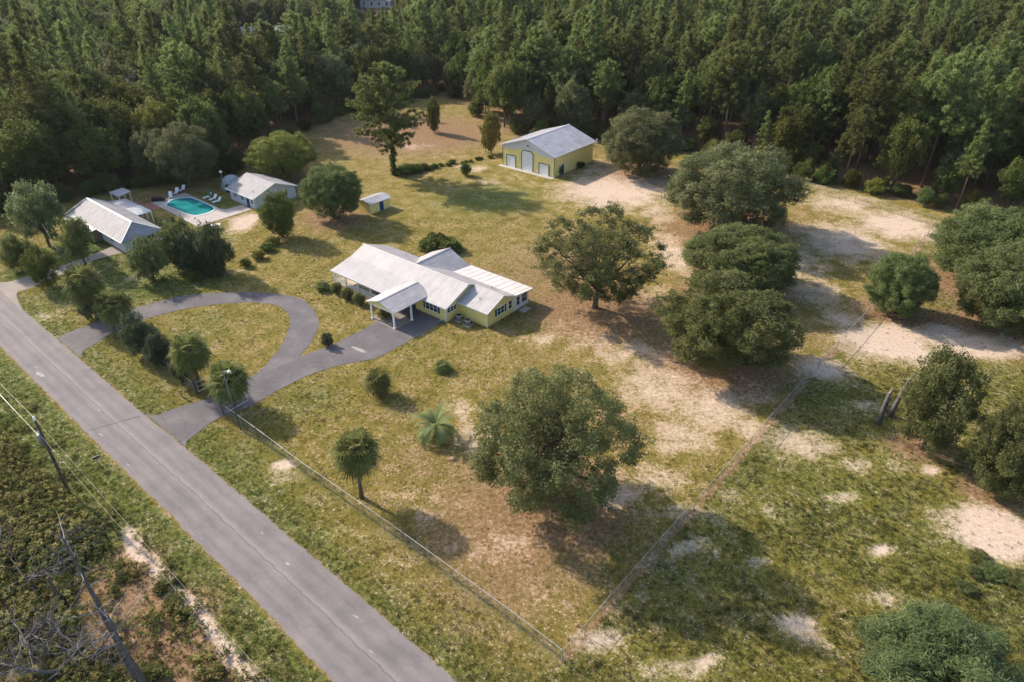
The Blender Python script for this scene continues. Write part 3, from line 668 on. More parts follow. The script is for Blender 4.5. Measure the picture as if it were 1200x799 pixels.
place_dome('garden_bush',-10.4,150.2,1.25,1.4,.1,2,M['oak_green'],'round clipped green bush alone in the grass left of the barn','bush',47,lib=bush,rt=.05)
place_dome('barn_bush',10.4,150.6,1.1,1.1,0,1,M['oak_green'],'small bush at the front corner of the yellow barn','bush',48,lib=bush,rt=.05)
place_dome('barn_bush',15.5,156.0,1.5,.7,0,0,M['broad'],'low weedy bush along the side wall of the barn','bush',49,lib=bush,rt=.05)
place_dome('garden_bush',-50.8,98.2,1.2,.8,0,2,M['gold'],'straw-coloured low bush at the foot of the cedars','bush',50,lib=bush,rt=.05)
for i,(x,y,r_) in enumerate(((-44.5,103.5,1.0),(-43.3,106.5,1.2),(-42.8,109.8,1.3),(-42.6,112.5,1.4))):
    place_dome('border_bush',x,y,r_,.7,0,i,M['gold' if i%2 else 'oak_green'],'low scruffy bush of the hedge between the cottage gravel and the lawn','bush',52+i,group='scruffy hedge below the cottage',lib=bush,rt=.05)
# vine-grown low fence from the tall pine towards the barn
for i,(t,sz) in enumerate(((0.03,1.9),(.09,2.2),(.16,1.7),(.21,1.2),(.27,1.35),(.36,.8),(.41,1.0),(.46,.7),(.31,.9),(.50,.6),(.66,.6),(.71,.5),(.89,.6),(.55,.7),(.59,.95),(.78,.6),(.83,.75),(.97,.8))):
    x=-26+ t*21+.5*math.sin(i*7.1); y=150.6+t*13+.7*math.sin(i*3.7)
    place_dome('vine_bush',x,y,sz,sz*.5,0,i,M['oak_green'],'low vine-covered clump on the old fence line between tall pine and barn','bush',60+i,group='vine clumps along the old fence line',lib=bush,rt=.05)
for i,(px,py,r_) in enumerate(((1146,655,1.1),(1163,672,1.3),(1185,678,1.2),(1130,690,.9),(1140,672,.8),(1205,690,1.2))):
    x,y=G(px,py); place_dome('pasture_bush',x,y,r_*.9,.35,0,i,M['oak'],'low dark bush beside the bare sand at the right edge of the pasture','bush',80+i,group='low bushes by the pasture sand',lib=bush,rt=.04)
for i,(px,py,r_) in enumerate(((205,705,1.1),(213,722,.9),(190,690,.9),(146,676,.9),(165,792,1.3),(185,788,1.0),(258,790,.7),(208,682,.5))):
    x,y=G(px,py); place_dome('roadside_bush',x,y,r_*.8,.30,0,i,M['weed'],'low green bush on the brown bare soil left of the road','bush',90+i,group='low bushes on the bare soil',lib=bush,rt=.04)

# ------------------------------------------------------------------ palms
def sabal(name, seed, nf=48, pet=1.0, fan=1.2, skirt=8, down=-.8):
    """head of fan leaves round the origin"""
    rg=np.random.default_rng(seed); V=[];T=[];Vd=[]; mb=MB()
    for k in range(nf+skirt):
        dead=k>=nf
        z=1-(1-down)*(k+.5)/nf if not dead else rg.uniform(-1,-.75)
        a=k*2.39996+rg.uniform(-.2,.2); rr=math.sqrt(max(0,1-z*z)); d=np.array([rr*math.cos(a),rr*math.sin(a),z])
        p=d*pet*rg.uniform(.75,1.1); 
        if dead: p*=.8
        p[2]-=.12*(1-z)
        mb.tube([(0,0,-.1),tuple(p*.55+np.array([0,0,.08])),tuple(p)],[.03,.022,.015],3,False)
        side=np.cross(d,[0,0,1]); 
        if np.linalg.norm(side)<.1: side=np.array([1.,0,0])
        side/=np.linalg.norm(side); upv=np.cross(side,d)
        ns=15; tl=rg.uniform(.15,.95)
        for j in range(ns):
            f=(j-(ns-1)/2)/((ns-1)/2)*1.75
            dd=d*math.cos(f)+side*math.sin(f); L_=fan*(1-.25*abs(f)/1.75)*rg.uniform(.85,1.1)
            w_=.066; b_=np.cross(dd,upv); b_/=np.linalg.norm(b_)+1e-9
            m=p+dd*L_*.6+upv*.03; e=p+dd*L_*rg.uniform(.9,1.15)+np.array([0,0,-rg.uniform(.2,.55)*L_]) 
            tri=[p,m+b_*w_,m-b_*w_, m+b_*w_,e,m-b_*w_]
            (Vd if dead else V).extend(tri)
            if not dead: T.extend([min(1,max(0,tl*.7+rg.random()*.3))]*6)
    a=np.array(V); me=np_mesh(name,a,np.arange(len(a)).reshape(-1,3),3,tint=T)
    b_=np.array(Vd) if Vd else None
    md=np_mesh(name+'_dead',b_,np.arange(len(b_)).reshape(-1,3),3,tint=np.random.default_rng(1).random(len(b_))) if Vd else None
    return me,md,mb.mesh(name+'_stalks')
sab=[sabal('sabal_head',5),sabal('sabal_head',6,46)]
def place_palm(name,x,y,H,r,var,label,seed,rt=.17,cat='palm tree',lean=(0,0),lib=None):
    lib=lib or sab; t=empty(name,(x,y,0),0,label,cat); rg=random.Random(seed); s=r/1.8
    hz=H-r; c=Vector((lean[0],lean[1],max(.3,hz)))
    mb=MB(); pts=[Vector((0,0,-.2)),Vector((lean[0]*.2,lean[1]*.2,hz*.35)),Vector((lean[0]*.6,lean[1]*.6,hz*.7)),c+Vector((0,0,.25))]
    mb.tube(pts,[rt*1.5,rt,rt*.95,rt*1.3],9)
    for k in range(int(hz*3)):                      # old leaf bases give the trunk its ragged edge
        tt=rg.uniform(.3,1); p=pts[0].lerp(pts[3],tt); a=rg.uniform(0,6.28); d=Vector((math.cos(a),math.sin(a),.9)); 
        mb.bar(p+d*rt*.6,p+d*(rt*.9+.12),.05)
    mb.build('trunk',M['bark'],t,True)
    h,dd,st=lib[var]; rz=rg.uniform(0,6.28)
    link_mesh('crown',h,M['palm'],t,c,(0,0,rz),(s,s,s))
    if dd: link_mesh('dead_skirt',dd,M['dead_frond'],t,c,(0,0,rz),(s,s,s))
    link_mesh('leaf_stalks',st,M['palm'],t,c,(0,0,rz),(s,s,s))
    return t
place_palm('sabal_palm',-15.2,50.2,8.3,2.35,0,'round-headed palm on a bare trunk just inside the front fence',1,lean=(0,.3))
place_palm('sabal_palm',-60.0,85.5,9.0,2.7,1,'tallest round-headed palm, beside the upper gate',2,lean=(-.3,.2))
place_palm('sabal_palm',-55.4,83.1,6.6,2.6,0,'shorter palm standing over the upper driveway entrance',3)
place_palm('sabal_palm',-38.9,69.2,7.8,2.4,1,'palm behind the dark fence shrubs beside the lower gate',4)
place_palm('sabal_palm',-33.2,65.3,6.5,2.45,0,'palm behind the slender light pole at the lower gate',5)
yuc=[sabal('spiky_head',9,30,.55,1.75,8,-.55)]
place_palm('spiky_palm',-16.3,67.8,3.9,1.75,0,'short spiky palm on a thick stem on the front lawn',6,rt=.2,lib=yuc)
place_palm('spiky_palm',-9.0,73.0,1.75,1.25,0,'smallest low spiky palm near the driveway lawn centre',7,rt=.1,lib=yuc)
def pinnate(seed,nf=34,L0=3.3):
    rg=np.random.default_rng(seed); V=[];T=[];mb=MB()
    for k in range(nf):
        a=k*2.39996+rg.uniform(-.2,.2); el=R(82-72*(k/nf)+rg.uniform(-6,6)); L_=L0*rg.uniform(.75,1.15); dr_=rg.uniform(.75,1.3)
        h=np.array([math.cos(a),math.sin(a),0]); pts=[]; p=np.zeros(3); e=el
        for s in range(11):
            pts.append(p.copy()); p=p+(h*math.cos(e)+np.array([0,0,math.sin(e)]))*L_/10; e-=R((8+7*(k/nf))*dr_)
        mb.tube([tuple(x) for x in pts],[.035*(1-.08*i) for i in range(11)],3,False)
        sd_=np.cross(h,[0,0,1]); tl=rg.uniform(.2,.9)
        for s in range(2,10):
            for u in np.linspace(0,1,4,endpoint=False):
                q0=pts[s]*(1-u)+pts[min(10,s+1)]*u; ax=pts[s+1]-pts[s]; ax/=np.linalg.norm(ax)
                ll=.62*math.sin(math.pi*min(1,(s+u)/10.5))+.12
                for sg in (-1,1):
                    d=sd_*sg*.8+ax*.55+np.array([0,0,.35]); d/=np.linalg.norm(d); e_=q0+d*ll+np.array([0,0,-.12])
                    V+= [q0-ax*.035,q0+ax*.035,e_]; T+=[min(1,tl*.7+rg.random()*.3)]*3
    a=np.array(V); return np_mesh('fronds',a,np.arange(len(a)).reshape(-1,3),3,tint=T), mb.mesh('midribs')
t=empty('pindo_palm',(-8.6,59.6,0),0,'young palm with long arching blue-green fronds left of the front oak','palm tree')
fr,mr=pinnate(4); tr=MB().tube([(0,0,-.2),(0,0,.6),(0,0,1.35)],[.4,.33,.3],9).build('trunk',M['bark'],t,True)
link_mesh('crown',fr,M['pindo'],t,(0,0,1.3)); link_mesh('leaf_stalks',mr,M['pindo'],t,(0,0,1.3))
rg=np.random.default_rng(8)
t=empty('palmetto_clump',(-12.6,110.0,0),0,'wide clump of dark green palmetto fans behind the yellow house','shrub')
small=sabal('palmetto_head',12,26,.5,.75,0,.05)
k=0
for i in range(17):
    a=rg.uniform(0,6.28); r_=3.1*math.sqrt(rg.random()); s=rg.uniform(1.2,1.6)
    o=link_mesh('foliage',small[0],M['palm'],t,(r_*math.cos(a),r_*.8*math.sin(a),rg.uniform(.5,1.2)),(0,0,a),(s,s,s)); set_mat(o,M['broad'])

# ------------------------------------------------------------------ dead trees
def dead_tree(mb, base, H, lean, rt, rg, branches=14, lmax=4.0, start=.2):
    base=Vector(base); top=base+Vector((lean[0],lean[1],H)); pts=[]
    for i in range(9):
        t=i/8; p=base.lerp(top,t)+Vector((rg.uniform(-.1,.1),rg.uniform(-.1,.1),0))*(1 if 0<i<8 else 0); pts.append(p)
    mb.tube(pts,[rt*(1-.8*i/8) for i in range(9)],7)
    return pts,top
def twig(mb,p,d,L_,r_,rg,depth=0,sag=.0):
    pts=[p]; dd=d.normalized(); q_=p
    for i in range(4):
        dd=(dd+Vector((rg.uniform(-.28,.28),rg.uniform(-.28,.28),rg.uniform(-.22,.22)-sag))).normalized(); q_=q_+dd*L_/4; 
        if q_.z<.05: q_.z=.05+rg.random()*.1
        pts.append(q_.copy())
    mb.tube(pts,[r_,r_*.8,r_*.6,r_*.4,r_*.15],4,False)
    if depth<2:
        for i in range(1,5):
            if rg.random()<.75: twig(mb,pts[i],(dd+Vector((rg.uniform(-1,1),rg.uniform(-1,1),rg.uniform(-.6,.7)))),L_*rg.uniform(.3,.6),r_*.5,rg,depth+1,sag)
rg=random.Random(77)
t=empty('dead_pine',(-28.3,30.2,0),0,'tall dead pine trunk with bare snapped branches at the lower left','dead tree')
mb=MB(); pts,top=dead_tree(mb,(0,0,-.2),15.0,(-1.6,1.4),.30,rg); mb.build('trunk',M['bark_dead'],t,True)
for i in range(26):
    k=rg.uniform(.35,1); p=Vector(pts[0]).lerp(Vector(pts[-1]),k); a=rg.uniform(0,6.28)
    mb=MB(); twig(mb,p,Vector((math.cos(a),math.sin(a),rg.uniform(-.15,.4))),rg.uniform(.8,2.6),.04,rg,1); mb.build('branch',M['bark_pale' if i%3==0 else 'bark_dead'],t)
t=empty('dead_pine',(-26.6,28.8,0),0,'shorter thick dead trunk close to the tall dead pine','dead tree')
mb=MB(); pts,top=dead_tree(mb,(0,0,-.2),9.5,(-1.2,1.0),.26,rg); mb.build('trunk',M['bark_dead'],t,True)
for i in range(12):
    k=rg.uniform(.3,1); p=Vector(pts[0]).lerp(Vector(pts[-1]),k); a=rg.uniform(2,4.6)
    mb=MB(); twig(mb,p,Vector((math.cos(a),math.sin(a),rg.uniform(-.1,.4))),rg.uniform(1,3),.04,rg,1); mb.build('branch',M['bark_pale' if i%3==0 else 'bark_dead'],t)
fallen=[((10,715),(50,790),7,.10,'fallen grey dead tree lying across the weeds at the left edge'),((95,795),(150,735),8,.11,'bare dead treetop lying against the shorter dead trunk'),((45,700),(5,645),6,.08,'thin bleached dead branchy log pointing to the left edge'),((60,800),(110,760),8,.10,'grey dead brush at the bottom edge left of the dead trunks'),((70,790),(0,15),8,.16,'fallen bare dead tree with tangled grey branches at the foot of the tall dead pine'),((20,760),(60,740),9,.15,'fallen dead tree with bleached branches at the bottom left corner'),
        ((6,690),(75,672),7,.11,'fallen bleached branchy log in the weeds at the left edge'),((40,640),(95,632),6,.09,'thin fallen dead log in the weeds above the other logs'),((100,770),(60,735),6,.13,'tangled heap of dead branches left of the dead trunks')]
for i,(a,b_,n_,r_,lab) in enumerate(fallen):
    x0,y0=G(*a); x1,y1=G(*b_) if b_!=(0,15) else G(10,790)
    t=empty('fallen_tree',(x0,y0,0),0,lab,'dead tree'); d=Vector((x1-x0,y1-y0,.5)); 
    mb=MB(); pts=[Vector((0,0,.15))+d*s+Vector((rg.uniform(-.15,.15),rg.uniform(-.15,.15),rg.uniform(0,.2)+s*.5)) for s in np.linspace(0,1,6)]
    mb.tube(pts,[r_*(1-.6*s) for s in np.linspace(0,1,6)],6); mb.build('trunk',M['bark_dead'],t,True)
    for k in range(n_*3):
        s=rg.uniform(.1,1); p=pts[0].lerp(pts[-1],s); dd=d.normalized()+Vector((rg.uniform(-1.2,1.2),rg.uniform(-1.2,1.2),rg.uniform(.1,1.0)))
        mb=MB(); twig(mb,p,dd,rg.uniform(1.0,3.2),r_*rg.uniform(.16,.34),rg,0,.05); mb.build('branch',M['bark_pale' if rg.random()<.28 else 'bark_dead'],t)
for (x,y,H,lx,ly,r_,lab) in ((42.4,62.0,4.3,.2,.2,.3,'upright broken dead trunk in the pasture, left one of two'),(44.4,63.4,4.6,1.3,.9,.26,'leaning broken dead trunk against the ragged tree, right one of two')):
    t=empty('broken_tree',(x,y,0),0,lab,'dead trunk'); mb=MB()
    mb.tube([(0,0,-.2),(lx*.3,ly*.3,H*.3),(lx*.7,ly*.7,H*.7),(lx,ly,H)],[r_*1.2,r_,r_*.9,r_*.65],8); mb.build('trunk',M['bark_dead'],t,True)
    mb=MB(); mb.tube([(lx*.95,ly*.95,H-.1),(lx+.1,ly,H+.35),(lx+.12,ly+.05,H+.7)],[r_*.45,r_*.25,.03],5); mb.build('splinter',M['bark_pale'],t)
    if lx>1: MB().tube([(lx*.7,ly*.7,H*.7),(lx*.7+.6,ly*.7+.5,H*.9),(lx*.7+1.3,ly*.7+.8,H*1.15)],[.15,.12,.07],6).build('branch',M['bark_dead'],t,True)
x,y=G(70,702); t=empty('dead_stump',(x,y,0),0,'dark broken stump in the weeds left of the tall dead pine','stump')
MB().tube([(0,0,-.1),(-.1,.1,1.2),(-.25,.2,2.6)],[.2,.17,.12],7).build('trunk',M['bark'],t,True)

# ------------------------------------------------------------------ forest
rg=np.random.default_rng(2024)
pts=[]
yy=95.0
houses_clear=[(-117,352,14,120,.12),(-86,475,15,230,.075),(178,290,7,60,.15)]
while yy<640:
    sp=6.2+max(0,(yy-200))*.004; half=yy*.92+45
    for xx in np.arange(-half,half,sp):
        x=xx+rg.uniform(-.42,.42)*sp; y=yy+rg.uniform(-.42,.42)*sp
        if y<edge_y(np.array(x))+1.5: continue
        small_=1.0; skip=False
        for hx,hy,hr,hl_,sl in houses_clear:
            d=np.array([x-hx,y-hy]); u=np.array([hx,hy])/math.hypot(hx,hy)
            al=-(d@u); pe=abs(d[0]*u[1]-d[1]*u[0])
            if -6<al<12 and pe<hr: skip=True
            elif 0<al<hl_ and pe<hr: small_=min(small_,(2.5+sl*al)/25)
        if skip: continue
        pts.append((x,y,small_))
    yy+=sp*.92
pts=np.array(pts)
dE=pts[:,1]-edge_y(pts[:,0])
pn=.5+.5*smooth_noise(pts[:,0],pts[:,1],.03,31)
pp=np.clip(.46+.5*np.clip((pts[:,0]+20)/120,-.40,.75)+.5*(pn-.5),.12,.85)
kind=np.where(rg.random(len(pts))<pp,0,1)                     # 0 pine, 1 broadleaf
kind=np.where((dE<6)&(rg.random(len(pts))<np.where(pts[:,0]>20,.45,.72)),1,kind)
scale=np.where(kind==0,rg.uniform(.55,1.18,len(pts)),rg.uniform(.65,1.35,len(pts)))*(1+.14*smooth_noise(pts[:,0],pts[:,1],.06,41))*pts[:,2]
scale*=np.where(dE<5,.62,1)*np.where((dE>=5)&(dE<12),.85,1)
rz=rg.uniform(0,6.28,len(pts)); var=np.where(rg.random(len(pts))<.10,3,rg.integers(0,4,len(pts))); tone=rg.random(len(pts))
depth=pts[:,1]; infront=np.abs(pts[:,0])<(pts[:,1]*.89+14)
order=np.argsort(pts[:,1]-.25*np.abs(pts[:,0]))
# shared forest trunks
ftr=[limbs('forest_trunk',[LCk for LCk in fbro[i][1]][:8],4.6,4.9,4.0,.22,200+i,sub=1) for i in range(4)]
FB_R,FB_H,FB_C=4.6,5.6,3.4
proto_p=[];proto_b=[]
near=np.zeros(len(pts),bool); cnt=[0,0]
zone=lambda x:'left of the pool' if x<-60 else ('behind the barn and meadow' if x<30 else 'beyond the back fence')
for i in order:
    if not infront[i] or cnt[kind[i]]>=292: continue
    k=kind[i]; x,y,_=pts[i]; s=float(scale[i])
    near[i]=True; cnt[k]+=1
    if k==0:
        cr,tr=pines[var[i]]
        w_='at the front edge of the wood ' if dE[i]<12 else ('deep in the wood ' if dE[i]>40 else 'in the middle rows of the wood ')
        t=empty('pine_tree',(x,y,0),float(rz[i]),'tall green pine '+w_+zone(x),'pine tree','pines '+w_+zone(x))
        c_=link_mesh('crown',cr,M['pine'],t,scale=(s,s,s)); t_=link_mesh('trunk',tr,M['bark_pine'],t,scale=(s,s,s))
        if not proto_p: proto_p=True
    else:
        m_='broad' if tone[i]<.62 else ('oak_gray' if tone[i]<.72 else ('oak_green' if tone[i]<.93 else 'gold'))
        if x<-30 and m_=='oak_green': m_='broad'
        d={'broad':'dark green','oak_gray':'grey-green','oak_green':'mid green','gold':'yellowing'}[m_]
        w_='at the front edge of the wood ' if dE[i]<12 else ('deep in the wood ' if dE[i]>40 else 'in the middle rows of the wood ')
        t=empty('broadleaf_tree',(x,y,0),float(rz[i]),d+' leafy tree '+w_+zone(x),'tree',d+' leafy trees '+w_+zone(x))
        v=var[i]; me,LC,lr=fbro[v]
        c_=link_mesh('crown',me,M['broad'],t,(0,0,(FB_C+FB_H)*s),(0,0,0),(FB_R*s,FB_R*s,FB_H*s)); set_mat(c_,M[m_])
        link_mesh('trunk',ftr[v],M['bark'],t,scale=(s,s,s))
# understory along the wood's edge
ush=0
for i in range(260):
    x=rg.uniform(-130,125); e=float(edge_y(np.array(x))); y=e+rg.uniform(-1.5,4.5)
    if abs(x)>y*.9+8 or ush>=150: continue
    if -24<x<-2 and y<225 and rg.random()<.5: continue
    if 3<x<24 and y<181: y=181
    ush+=1; m_=('broad','oak_green','gold','broad','oak')[rg.integers(0,5)]
    place_dome('understory_bush',x,y,float(rg.uniform(1.2,2.4)),float(rg.uniform(1.0,2.4)),0,int(rg.integers(0,3)),M[m_],'leafy bush at the foot of the wood '+zone(x),'bush',500+i,group='bushes at the foot of the wood '+zone(x),lib=bush,rt=.06,nl=3,sub=0)

# far wood: reads as one mass
def forest_stuff(P,kind_,var_,sc_,rz_,tone_):
    me=bpy.data.meshes.new('far_forest'); me.from_pydata([(float(a),float(b_),0.0) for a,b_,_ in P],[],[])
    for nm,ar,ty in (('sel',kind_*4+var_,'INT'),('scl',sc_,'FLOAT'),('rz',rz_,'FLOAT')):
        at=me.attributes.new(nm,ty,'POINT'); at.data.foreach_set('value',ar.astype(np.int32 if ty=='INT' else np.float32))
    o=link_mesh('far_forest',me); tag(o,kind='stuff'); o['label']='distant pine and oak wood stretching to the top of the photo'; o['category']='forest'
    ng=bpy.data.node_groups.new('far_forest','GeometryNodeTree'); ng.interface.new_socket('Geometry',in_out='INPUT',socket_type='NodeSocketGeometry'); ng.interface.new_socket('Geometry',in_out='OUTPUT',socket_type='NodeSocketGeometry')
    n=ng.nodes;l=ng.links; gi=n.new('NodeGroupInput'); go=n.new('NodeGroupOutput'); jn=n.new('GeometryNodeJoinGeometry')
    def named(nm,ty):
        a=n.new('GeometryNodeInputNamedAttribute'); a.data_type=ty; a.inputs['Name'].default_value=nm; return a.outputs['Attribute']
    for sel in range(8):
        cmpn=n.new('FunctionNodeCompare'); cmpn.data_type='INT'; cmpn.operation='EQUAL'; l.new(named('sel','INT'),cmpn.inputs[2]); cmpn.inputs[3].default_value=sel
        ip=n.new('GeometryNodeInstanceOnPoints'); l.new(gi.outputs[0],ip.inputs['Points']); l.new(cmpn.outputs[0],ip.inputs['Selection'])
        src=far_src[sel]; jj=n.new('GeometryNodeJoinGeometry')
        for ob in src:
            oi=n.new('GeometryNodeObjectInfo'); oi.inputs['Object'].default_value=ob; oi.inputs['As Instance'].default_value=True; l.new(oi.outputs['Geometry'],jj.inputs[0])
        g2=n.new('GeometryNodeGeometryToInstance'); l.new(jj.outputs[0],g2.inputs[0]); l.new(g2.outputs[0],ip.inputs['Instance'])
        cx=n.new('ShaderNodeCombineXYZ'); l.new(named('rz','FLOAT'),cx.inputs[2]); l.new(cx.outputs[0],ip.inputs['Rotation']); l.new(named('scl','FLOAT'),ip.inputs['Scale'])
        l.new(ip.outputs[0],jn.inputs[0])
    l.new(jn.outputs[0],go.inputs[0]); md=o.modifiers.new('far_forest','NODES'); md.node_group=ng
far_src=[]
hid=bpy.data.collections.new('far_forest_sources')     # source meshes of the far wood, not in the scene themselves
def src(me,mat,loc=(0,0,0),sc=(1,1,1)):
    # bake location and scale into a copy of the mesh so that instances share it
    m2=me.copy(); co=np.empty(len(m2.vertices)*3,np.float32); m2.vertices.foreach_get('co',co); co=co.reshape(-1,3)*np.array(sc)+np.array(loc); m2.vertices.foreach_set('co',co.astype(np.float32).ravel())
    m2.materials.clear(); m2.materials.append(mat); o=bpy.data.objects.new('far_source',m2); hid.objects.link(o); return o
for v in range(4): far_src.append([src(pines[v][0],M['pine']),src(pines[v][1],M['bark_pine'])])
for v in range(4): far_src.append([src(fbro[v][0],M[('broad','broad','oak_green','oak_gray')[v]],(0,0,FB_C+FB_H),(FB_R,FB_R,FB_H)),src(ftr[v],M['bark'])])
fm=~near
forest_stuff(pts[fm],kind[fm],var[fm],scale[fm],rz[fm],tone[fm])

# bare grey snags standing in the wood
rgs=random.Random(31)
for i,(x,y,H_) in enumerate(((-72,205,17),(-98,182,15),(40,196,16),(88,178,17),(120,190,16),(-30,250,18),(72,160,13))):
    t=empty('dead_snag',(x,y,0),0,'bare grey dead tree standing among the green crowns of the wood','dead tree','bare dead trees in the wood')
    mb=MB(); p_,tp=dead_tree(mb,(0,0,-.2),H_,(rgs.uniform(-1,1),rgs.uniform(-1,1)),.22,rgs); mb.build('trunk',M['bark_pale'],t,True)
    for k in range(14):
        kk=rgs.uniform(.45,1); pp_=Vector(p_[0]).lerp(Vector(p_[-1]),kk); a=rgs.uniform(0,6.28); mb=MB(); twig(mb,pp_,Vector((math.cos(a),math.sin(a),rgs.uniform(.2,.8))),rgs.uniform(2,4.2),.08,rgs,1); mb.build('branch',M['bark_pale'],t)
# the tall single pine
cr,tr=pine_mesh('lone_pine',90,24,.27,6.6,170,34,1)
t=empty('pine_tree',(-26.5,150.6,0),0,'tall lone pine with an ivy-wrapped lower trunk in the meadow behind the houses','pine tree')
link_mesh('crown',cr,M['pine'],t,scale=(1,1,.99)); link_mesh('trunk',tr,M['bark_pine'],t)
g0=np.random.default_rng(5); ivc=np.stack([g0.normal(size=90)*.35,g0.normal(size=90)*.35,np.linspace(0,7.5,90)],-1)
V,T=leafcloud(ivc,np.full(90,.45),40,.3,.2,g0); link_mesh('ivy',tri_mesh('ivy',[(V,T)]),M['broad'],t)
# two prominent pines in front of the wood and slender ones on the right
for i,(x,y,s,v,lab) in enumerate(((54,182,1.15,0,'tallest conical pine at the front of the wood above the largest pale oak'),(66,170,1.1,1,'conical pine at the front of the wood right of the tallest one'),(100,140,1.0,3,'pine leaning over the back fence corner'),(88,150,1.05,0,'pine standing behind the back fence'))):
    t=empty('pine_tree',(x,y,0),i*1.3,lab,'pine tree'); cr,tr=pines[v]
    link_mesh('crown',cr,M['pine'],t,scale=(s,s,s)); link_mesh('trunk',tr,M['bark_pine'],t,scale=(s,s,s))

# ------------------------------------------------------------------ grass and weeds
road_poly=road_R+road_L[::-1]
hard=[road_poly,list(map(tuple,catmull(loop_out)))+list(map(tuple,catmull(loop_in)))[::-1],list(map(tuple,catmull(dr_up)))+list(map(tuple,catmull(dr_dn)))[::-1],list(map(tuple,catmull(nd_up)))+list(map(tuple,catmull(nd_dn)))[::-1]]
def local(O_,az,L_):
    a=R(az); return [(O_[0]+u*math.cos(a)-v*math.sin(a),O_[1]+u*math.sin(a)+v*math.cos(a)) for u,v in L_]
HO=(-3.53,83.46); HAZ=-39
hard.append(local(HO,HAZ,[(-28.5,-5),(-14,-5),(-14,-6),(-5.4,-6),(-5.4,0),(0.3,0),(0.3,9.8),(-20,9.8),(-28,7)]))
def sampler(field,n,region,rg):
    x0,x1,y0,y1=region; x=rg.uniform(x0,x1,n); y=y0*(y1/y0)**rg.random(n)       # denser near the camera
    ok=np.abs(x)<y*.9+16; x=x[ok]; y=y[ok]
    ii=np.clip(np.searchsorted(xs,x),0,nx-1); jj=np.clip(np.searchsorted(ys,y),0,ny-1)
    f=field[jj,ii]; k=rg.random(len(x))<f; x=x[k]; y=y[k]
    bad=np.zeros(len(x),bool)
    for h in hard: bad|=inside(x,y,h)
    return x[~bad],y[~bad]
def tuft(name,seed,nb,h,spread,w_):
    rg=np.random.default_rng(seed); V=[];T=[]
    for _ in range(nb):
        a=rg.uniform(0,6.28); r_=spread*math.sqrt(rg.random()); p=np.array([r_*math.cos(a),r_*math.sin(a),-.02]); a2=rg.uniform(0,6.28); hh=h*rg.uniform(.5,1.1); b_=np.array([math.cos(a2),math.sin(a2),0])*w_
        e=p+np.array([rg.uniform(-.5,.5)*hh,rg.uniform(-.5,.5)*hh,hh]); V+=[p-b_,p+b_,e]; T+=[rg.random()]*3
    a=np.array(V); me=np_mesh(name,a,np.arange(len(a)).reshape(-1,3),3,tint=T); return me
def scatter(name,label,cat,x,y,scl,srcs,rg):
    me=bpy.data.meshes.new(name); P=np.c_[x,y,np.zeros(len(x))].astype(np.float32); me.vertices.add(len(P)); me.vertices.foreach_set('co',P.ravel())
    for nm,ar,ty in (('sel',rg.integers(0,len(srcs),len(x)),'INT'),('scl',scl,'FLOAT'),('rz',rg.uniform(0,6.28,len(x)),'FLOAT')):
        at=me.attributes.new(nm,ty,'POINT'); at.data.foreach_set('value',ar.astype(np.int32 if ty=='INT' else np.float32))
    o=link_mesh(name,me); tag(o,label,cat,kind='stuff')
    ng=bpy.data.node_groups.new(name,'GeometryNodeTree'); ng.interface.new_socket('Geometry',in_out='INPUT',socket_type='NodeSocketGeometry'); ng.interface.new_socket('Geometry',in_out='OUTPUT',socket_type='NodeSocketGeometry')
    n=ng.nodes;l=ng.links; gi=n.new('NodeGroupInput'); go=n.new('NodeGroupOutput'); jn=n.new('GeometryNodeJoinGeometry')
    def named(nm,ty):
        a=n.new('GeometryNodeInputNamedAttribute'); a.data_type=ty; a.inputs['Name'].default_value=nm; return a.outputs['Attribute']
    for k,ob in enumerate(srcs):
        c_=n.new('FunctionNodeCompare'); c_.data_type='INT'; c_.operation='EQUAL'; l.new(named('sel','INT'),c_.inputs[2]); c_.inputs[3].default_value=k
        ip=n.new('GeometryNodeInstanceOnPoints'); l.new(gi.outputs[0],ip.inputs['Points']); l.new(c_.outputs[0],ip.inputs['Selection'])
        oi=n.new('GeometryNodeObjectInfo'); oi.inputs['Object'].default_value=ob; oi.inputs['As Instance'].default_value=True; l.new(oi.outputs['Geometry'],ip.inputs['Instance'])
        cx=n.new('ShaderNodeCombineXYZ'); l.new(named('rz','FLOAT'),cx.inputs[2]); l.new(cx.outputs[0],ip.inputs['Rotation']); l.new(named('scl','FLOAT'),ip.inputs['Scale']); l.new(ip.outputs[0],jn.inputs[0])
    l.new(jn.outputs[0],go.inputs[0]); o.modifiers.new(name,'NODES').node_group=ng
    return o
rg=np.random.default_rng(99)
gsrc=[src(tuft('grass_tuft',k,16,.16,.22,.022),M['grass']) for k in range(3)]
fld=np.clip(.9-sandm*1.1-litm*.75-weedm,0.03,1)*np.where((dl>-.15)|(dr>.15),1,0)
grn_f=np.clip((lushm-.30)*2.2,0,.92)
x,y=sampler(fld*(1-grn_f),260000,(-105,105,24,125),rg); scatter('lawn_grass','short dry grass tufts over the lawns and pasture','grass',x,y,rg.uniform(.35,.95,len(x)),gsrc,rg)
ggsrc=[src(tuft('green_tuft',20+k,18,.17,.22,.024),M['green_grass']) for k in range(3)]
x,y=sampler(fld*grn_f,300000,(-105,105,24,125),rg); scatter('green_grass','green grass of the verges, the pasture and the watered lawn','grass',x,y,rg.uniform(.4,1.1,len(x)),ggsrc,rg)
wsrc=[]
for k in range(4):
    g0=np.random.default_rng(300+k); cs=g0.normal(size=(9,3))*[.28,.28,.10]+[0,0,.22]; V,T=leafcloud(cs,np.full(9,.17),16,.13,.08,g0,up=.5); wsrc.append(src(tri_mesh('weed',[(V,T)]),M['weed'] if k!=2 else M['straw']))
